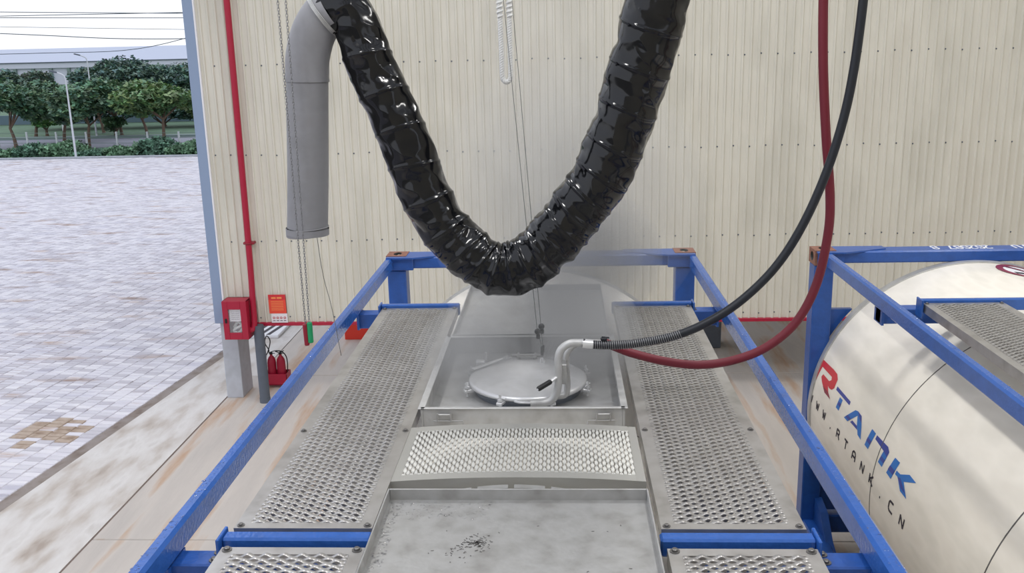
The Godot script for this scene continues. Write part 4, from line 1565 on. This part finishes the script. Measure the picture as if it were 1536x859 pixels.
func tree(label: String, at: Vector3, cy: float, rx: float, ry: float, col: Color, lm: Mesh, sd: int, lean := 0.0, size := 0.17, count := 1500) -> void:
	var t := thing("tree", label, "tree", at, "trees beyond the yard")
	var g := RandomNumberGenerator.new()
	g.seed = sd
	var b := MB.new()
	var fork := Vector3(lean, cy - ry * 0.9, 0)
	b.tube(smooth(PackedVector3Array([Vector3.ZERO, fork * Vector3(.3, .5, 1), fork]), 4), PackedFloat32Array([0.11, 0.1, 0.09, 0.085, 0.08, 0.075, 0.07, 0.06, 0.06]), 8)
	for k in 5:
		var e := Vector3(g.randf_range(-.7, .7) * rx, cy + ry * g.randf_range(-.3, .3), g.randf_range(-.6, .6) * rx)
		b.tube(PackedVector3Array([fork - Vector3(0, .1, 0), fork.lerp(e, .5) + Vector3(0, -.05, 0), e]), PackedFloat32Array([0.05, 0.035, 0.015]), 6)
	obj("trunk", b, m.bark, t)
	crown(t, "crown", Vector3(lean * 1.1, cy, 0), Vector3(rx, ry, rx * 0.8), count, size, col, lm, sd)

func beyond() -> void:
	var lm := leaf_mesh()
	var dark := c8(98, 128, 118)
	var mid := c8(104, 138, 112)
	var lime := c8(126, 158, 104)
	var list := [
		["dark green tree in the rear row beside the grey factory pillars", -32.3, -66.0, 3.05, 1.75, 1.0, dark],
		["dark green tree in the rear row, second from the factory columns", -29.9, -66.0, 3.1, 2.5, 1.2, dark],
		["dark green tree in the rear row, third from the factory columns", -27.2, -66.0, 3.0, 2.4, 1.15, dark],
		["dark green tree in the rear row half hidden by the blue wall corner", -24.8, -66.0, 2.9, 2.2, 1.1, dark],
		["blue-green rear tree at the very left edge of the photo", -39.6, -66.0, 2.85, 1.2, 0.85, dark],
		["blue-green bushy rear tree left of the bare factory columns", -37.2, -66.0, 2.8, 1.2, 0.85, c8(104, 126, 114)],
		["spreading green tree with forked trunk at the left edge, behind the first fence posts", -26.9, -44.63, 2.2, 1.6, 1.05, mid],
		["spreading green tree whose trunk stands just left of the first lamp post", -25.6, -46.87, 2.2, 1.5, 0.98, mid],
		["spreading green tree between the two tall lamp posts", -22.8, -43.87, 2.25, 1.5, 0.95, mid],
		["green tree behind the tall lamp post with the higher lamp", -26.4, -52.94, 2.2, 1.3, 0.9, mid],
		["green tree with pale slanting bare limb right of the higher lamp post", -24.1, -50.3, 2.2, 1.6, 1.0, c8(102, 132, 108)],
		["broad umbrella-shaped yellow-green tree nearest the blue wall corner", -18.7, -43.11, 2.4, 2.0, 0.82, c8(116, 148, 106)],
		["green tree behind the broad umbrella-shaped tree", -22.5, -49.95, 2.0, 1.4, 0.85, mid],
		["lime green tree cut off by the blue wall corner", -16.9, -45.19, 1.95, 1.3, 0.78, lime],
		["shaded green tree behind the forked tree at the left edge", -29.7, -51.51, 2.15, 1.5, 1.05, c8(98, 128, 106)],
		["low shaded tree behind the short white marker post", -31.2, -57.5, 1.35, 1.9, 0.95, c8(90, 120, 108)],
		["low shaded tree behind the space between the two lamp posts", -27.6, -57.5, 1.35, 2.0, 0.95, c8(90, 120, 108)],
		["low shaded tree directly behind the tree with the pale limb", -24.6, -57.5, 1.3, 1.9, 0.95, c8(90, 120, 108)],
		["low shaded tree behind the trunk of the umbrella-shaped tree", -21.8, -57.5, 1.3, 1.9, 0.9, c8(90, 120, 108)],
	]
	for i in list.size():
		var q: Array = list[i]
		tree(q[0], Vector3(q[1], 0, q[2]), q[3] - 0.12, q[4] * 1.22, q[5] * 1.12, q[6], lm, 100 + i, rng.randf_range(-.3, .3), 0.19, 2600)
	tree("small bright green sapling under the trees, left of the first lamp post", Vector3(-29.2, 0, -51.8), 0.72, 0.85, 0.32, c8(112, 158, 100), lm, 201, 0.0, 0.14, 600)
	tree("small dark leafy sapling right of the higher lamp post's foot", Vector3(-24.24, 0, -49.8), 0.78, 0.8, 0.55, c8(70, 104, 72), lm, 202, 0.0, 0.14, 700)
	# undergrowth along the yard edge
	var g := RandomNumberGenerator.new()
	g.seed = 31
	var xf := []
	var cc := PackedColorArray()
	for i in 9000:
		var x := g.randf_range(-30.0, -13.5)
		var h := 0.32 + 0.22 * sin(x * 1.3) + 0.15 * sin(x * 3.1 + 1.0)
		h += maxf(0.0, (x + 17.6) * 0.22)
		var y := g.randf() * maxf(0.15, h)
		xf.append(Transform3D(Basis.from_euler(Vector3(g.randf_range(-1, 1), g.randf() * TAU, g.randf_range(-1, 1))).scaled(Vector3.ONE * g.randf_range(0.08, 0.17)), Vector3(x, y, g.randf_range(-41.6, -39.5))))
		var v := g.randf_range(0.7, 1.3)
		var base := c8(108, 142, 112) if sin(x * 2.2) > -0.2 else c8(88, 122, 102)
		cc.append(Color(base.r * v, base.g * v, base.b * v).srgb_to_linear())
	var hedge := many("undergrowth", lm, m.leaf, xf, null, cc)
	tag(hedge, "low green weeds and bushes growing along the far yard edge", "undergrowth")
	# post and wire fence
	var t := thing("wire_fence", "post and wire fence with white posts along the far road", "fence", Vector3(-21.7, 0, -43.0))
	for i in 9:
		var b := MB.new()
		var p := Vector3(-5.7 + i * 1.63, 0, -1.02 + i * 0.293)
		b.box(p + Vector3(0, 0.42, 0), Vector3(0.08, 0.84, 0.08), 0.01)
		obj("fence_post", b, m.galv_pole, t)
	for h: float in [0.3, 0.55, 0.78]:
		var b := MB.new()
		b.rod(Vector3(-5.7, h, -1.02), Vector3(7.34, h, 1.32), 0.012, 6)
		obj("fence_wire", b, m.far_pillar, t)
	# lamp posts
	for i in 2:
		t = thing("lamp_post", ["slender grey lamp post at the yard edge with curved arm and flat lamp", "taller slender lamp post across the road rising above the trees"][i], "lamp post", [Vector3(-21.13, 0, -39.3), Vector3(-25.2, 0, -49.6)][i], "lamp posts by the road")
		var b := MB.new()
		var H: float = [3.3, 4.05][i]
		b.tube(PackedVector3Array([Vector3.ZERO, Vector3(0, H, 0)]), PackedFloat32Array([0.05, 0.03]), 10)
		obj("pole", b, m.galv_pole, t)
		b = MB.new()
		b.tube(smooth(PackedVector3Array([Vector3(0, H, 0), Vector3(-0.06, H + 0.24, 0), Vector3(-0.35, H + 0.38, 0)]), 5), PackedFloat32Array([0.03]), 8)
		obj("arm", b, m.galv_pole, t)
		b = MB.new()
		b.box(Vector3(-0.5, H + 0.42, 0), Vector3(0.36, 0.06, 0.12), 0.02, Basis(Vector3(0, 0, 1), -0.25))
		obj("lamp_head", b, m.slate, t)
	var b2 := MB.new()
	b2.box(Vector3(-29.9, 0.95, -55.0), Vector3(0.14, 1.0, 0.14), 0.02)
	b2.box(Vector3(-29.9, 0.3, -55.0), Vector3(0.1, 0.6, 0.1), 0.01)
	tag(obj("road_marker_post", b2, m.white), "short white marker post under the trees beside the first lamp post", "post")
	b2 = MB.new()
	b2.span(Vector3(-60, 0, -62.2), Vector3(-8, 0.62, -62.0), 0.01)
	tag(obj("site_fence", b2, m.far_fence), "low solid blue-grey boundary fence behind the tree trunks", "fence")
	# factory
	t = thing("factory", "long low pale factory with wide metal roof beyond the trees", "factory", Vector3(-85, 0, -170))
	b2 = MB.new()
	b2.prism(PackedVector2Array([Vector2(0, 4.0), Vector2(-14, 6.6), Vector2(-28, 4.0), Vector2(-28, 3.9), Vector2(0, 3.9)]), -45, 60, Transform3D(Basis(Vector3(0, 0, 1), Vector3.UP, Vector3(-1, 0, 0)), Vector3(0, 0, 0)))
	obj("roof", b2, m.far_roof, t)
	b2 = MB.new()
	b2.span(Vector3(-60, 2.95, -0.4), Vector3(45, 3.9, -0.1), 0.02)
	obj("fascia", b2, m.far_wall, t)
	b2 = MB.new()
	b2.span(Vector3(-60, 3.88, -0.3), Vector3(45, 4.05, 0.1), 0.02)
	obj("gutter", b2, m.slate, t)
	b2 = MB.new()
	b2.span(Vector3(-60, 0, -1.0), Vector3(45, 2.95, -0.6))
	obj("wall", b2, m.far_wall, t)
	for i in 14:
		b2 = MB.new()
		var x := -7.3 + (i - 8) * 3.35
		b2.span(Vector3(x - 0.28, 0, -0.6), Vector3(x + 0.28, 2.95, -0.2), 0.02)
		obj("pillar", b2, m.far_pillar, t)
	# overhead lines
	var wires := [
		["topmost of the thin power lines crossing the sky, rising leftwards", [-60.0, 8.75, -47.37, 8.33, -30.6, 7.80, -20, 7.6], 0.034],
		["second power line from the top crossing the sky", [-60, 8.1, -47.4, 8.06, -30.6, 7.96, -20, 7.95], 0.034],
		["third power line from the top crossing the sky", [-60, 8.3, -47.43, 7.95, -30.65, 7.53, -20, 7.3], 0.036],
		["faint lone power line midway down the strip of sky", [-60, 7.7, -47.56, 7.18, -30.75, 6.55, -20, 6.2], 0.024],
		["dark power line that sags just above the factory roof", [-60, 7.3, -47.66, 6.52, -39.5, 6.0, -30.8, 5.9, -20, 6.4], 0.042],
		["lowest power line curving up across the factory roof", [-60, 4.95, -47.9, 4.92, -39.06, 5.1, -30.7, 6.82, -20, 9.3], 0.034],
	]
	for q: Array in wires:
		b2 = MB.new()
		b2.tube(smooth(pts(q[1], -80.0 - 1.5 * wires.find(q)), 6), PackedFloat32Array([q[2]]), 6)
		tag(obj("power_line", b2, m.slate), q[0], "power line", "power lines over the yard")

# ---------------------------------------------------------------- steam
func steam() -> void:
	var cloud := Node3D.new()
	cloud.name = "steam"
	add_child(cloud)
	cloud.set_meta("kind", "stuff")
	tag(cloud, "thin white steam drifting off the round lid and up behind the hose", "steam")
	var spec := [
		[Vector3(-0.01, 2.57, -3.22), Vector3(1.0, 0.3, 1.2), 0.26],
		[Vector3(-0.32, 2.64, -3.3), Vector3(0.55, 0.45, 0.9), 0.8],
		[Vector3(0.3, 2.68, -3.4), Vector3(0.6, 0.6, 1.0), 1.0],
		[Vector3(0.02, 2.78, -3.8), Vector3(1.0, 0.8, 0.8), 0.45],
		[Vector3(0.32, 2.85, -4.6), Vector3(1.0, 0.9, 1.2), 0.6],
		[Vector3(0.2, 3.2, -4.6), Vector3(1.8, 1.8, 1.7), 0.2],
		[Vector3(0.1, 3.8, -4.2), Vector3(1.4, 2.4, 1.4), 0.07],
	]
	for q: Array in spec:
		var fm := FogMaterial.new()
		fm.density = q[2]
		fm.albedo = Color(1.0, 1.0, 1.0)
		for k: float in [1.0, 0.75, 0.5]:
			var f := FogVolume.new()
			f.name = "puff"
			f.shape = RenderingServer.FOG_VOLUME_SHAPE_ELLIPSOID
			f.size = q[1] * k
			f.material = fm
			f.position = q[0]
			cloud.add_child(f, true)

func _ready() -> void:
	rng.seed = 12
	var cam := Camera3D.new()
	cam.name = "camera"
	cam.fov = 33.86
	cam.position = Vector3(0.166, 4.151, 1.356)
	cam.rotation = Vector3(-0.2459, 0.0537, -0.0241)
	cam.near = 0.05
	cam.far = 600.0
	add_child(cam)
	cam.current = true
	var we := WorldEnvironment.new()
	we.name = "overcast_daylight"
	var e := Environment.new()
	var sky := Sky.new()
	var sm := ProceduralSkyMaterial.new()
	sm.sky_top_color = Color(0.93, 0.95, 1.0)
	sm.sky_horizon_color = Color(0.97, 0.98, 1.0)
	sm.ground_horizon_color = Color(0.6, 0.6, 0.6)
	sm.ground_bottom_color = Color(0.5, 0.5, 0.5)
	sm.sun_angle_max = 1.0
	sky.sky_material = sm
	e.background_mode = Environment.BG_SKY
	e.sky = sky
	e.background_energy_multiplier = 1.0
	e.tonemap_mode = Environment.TONE_MAPPER_LINEAR
	e.tonemap_exposure = 1.2
	e.sdfgi_enabled = true
	e.ssao_enabled = true
	e.ssil_enabled = true
	e.volumetric_fog_enabled = true
	e.volumetric_fog_density = 0.0
	we.environment = e
	add_child(we)
	materials()
	for i in 6:
		high_bay(Vector3([-2.2, 1.6, 5.4][i % 3], 8.0, [-5.2, -0.6][i / 3]))
	building()
	yard()
	var one := container(0.0, "blue framed tank container under the hose, with open steaming top hatch", false)
	hatch_gear(one)
	var two := container(3.355, "blue framed cream tank container with red and blue lettering on its side", true)
	lettering(two)
	duct_hose()
	vent_pipe()
	wash_gear()
	hanging()
	wall_gear()
	beyond()
	steam()
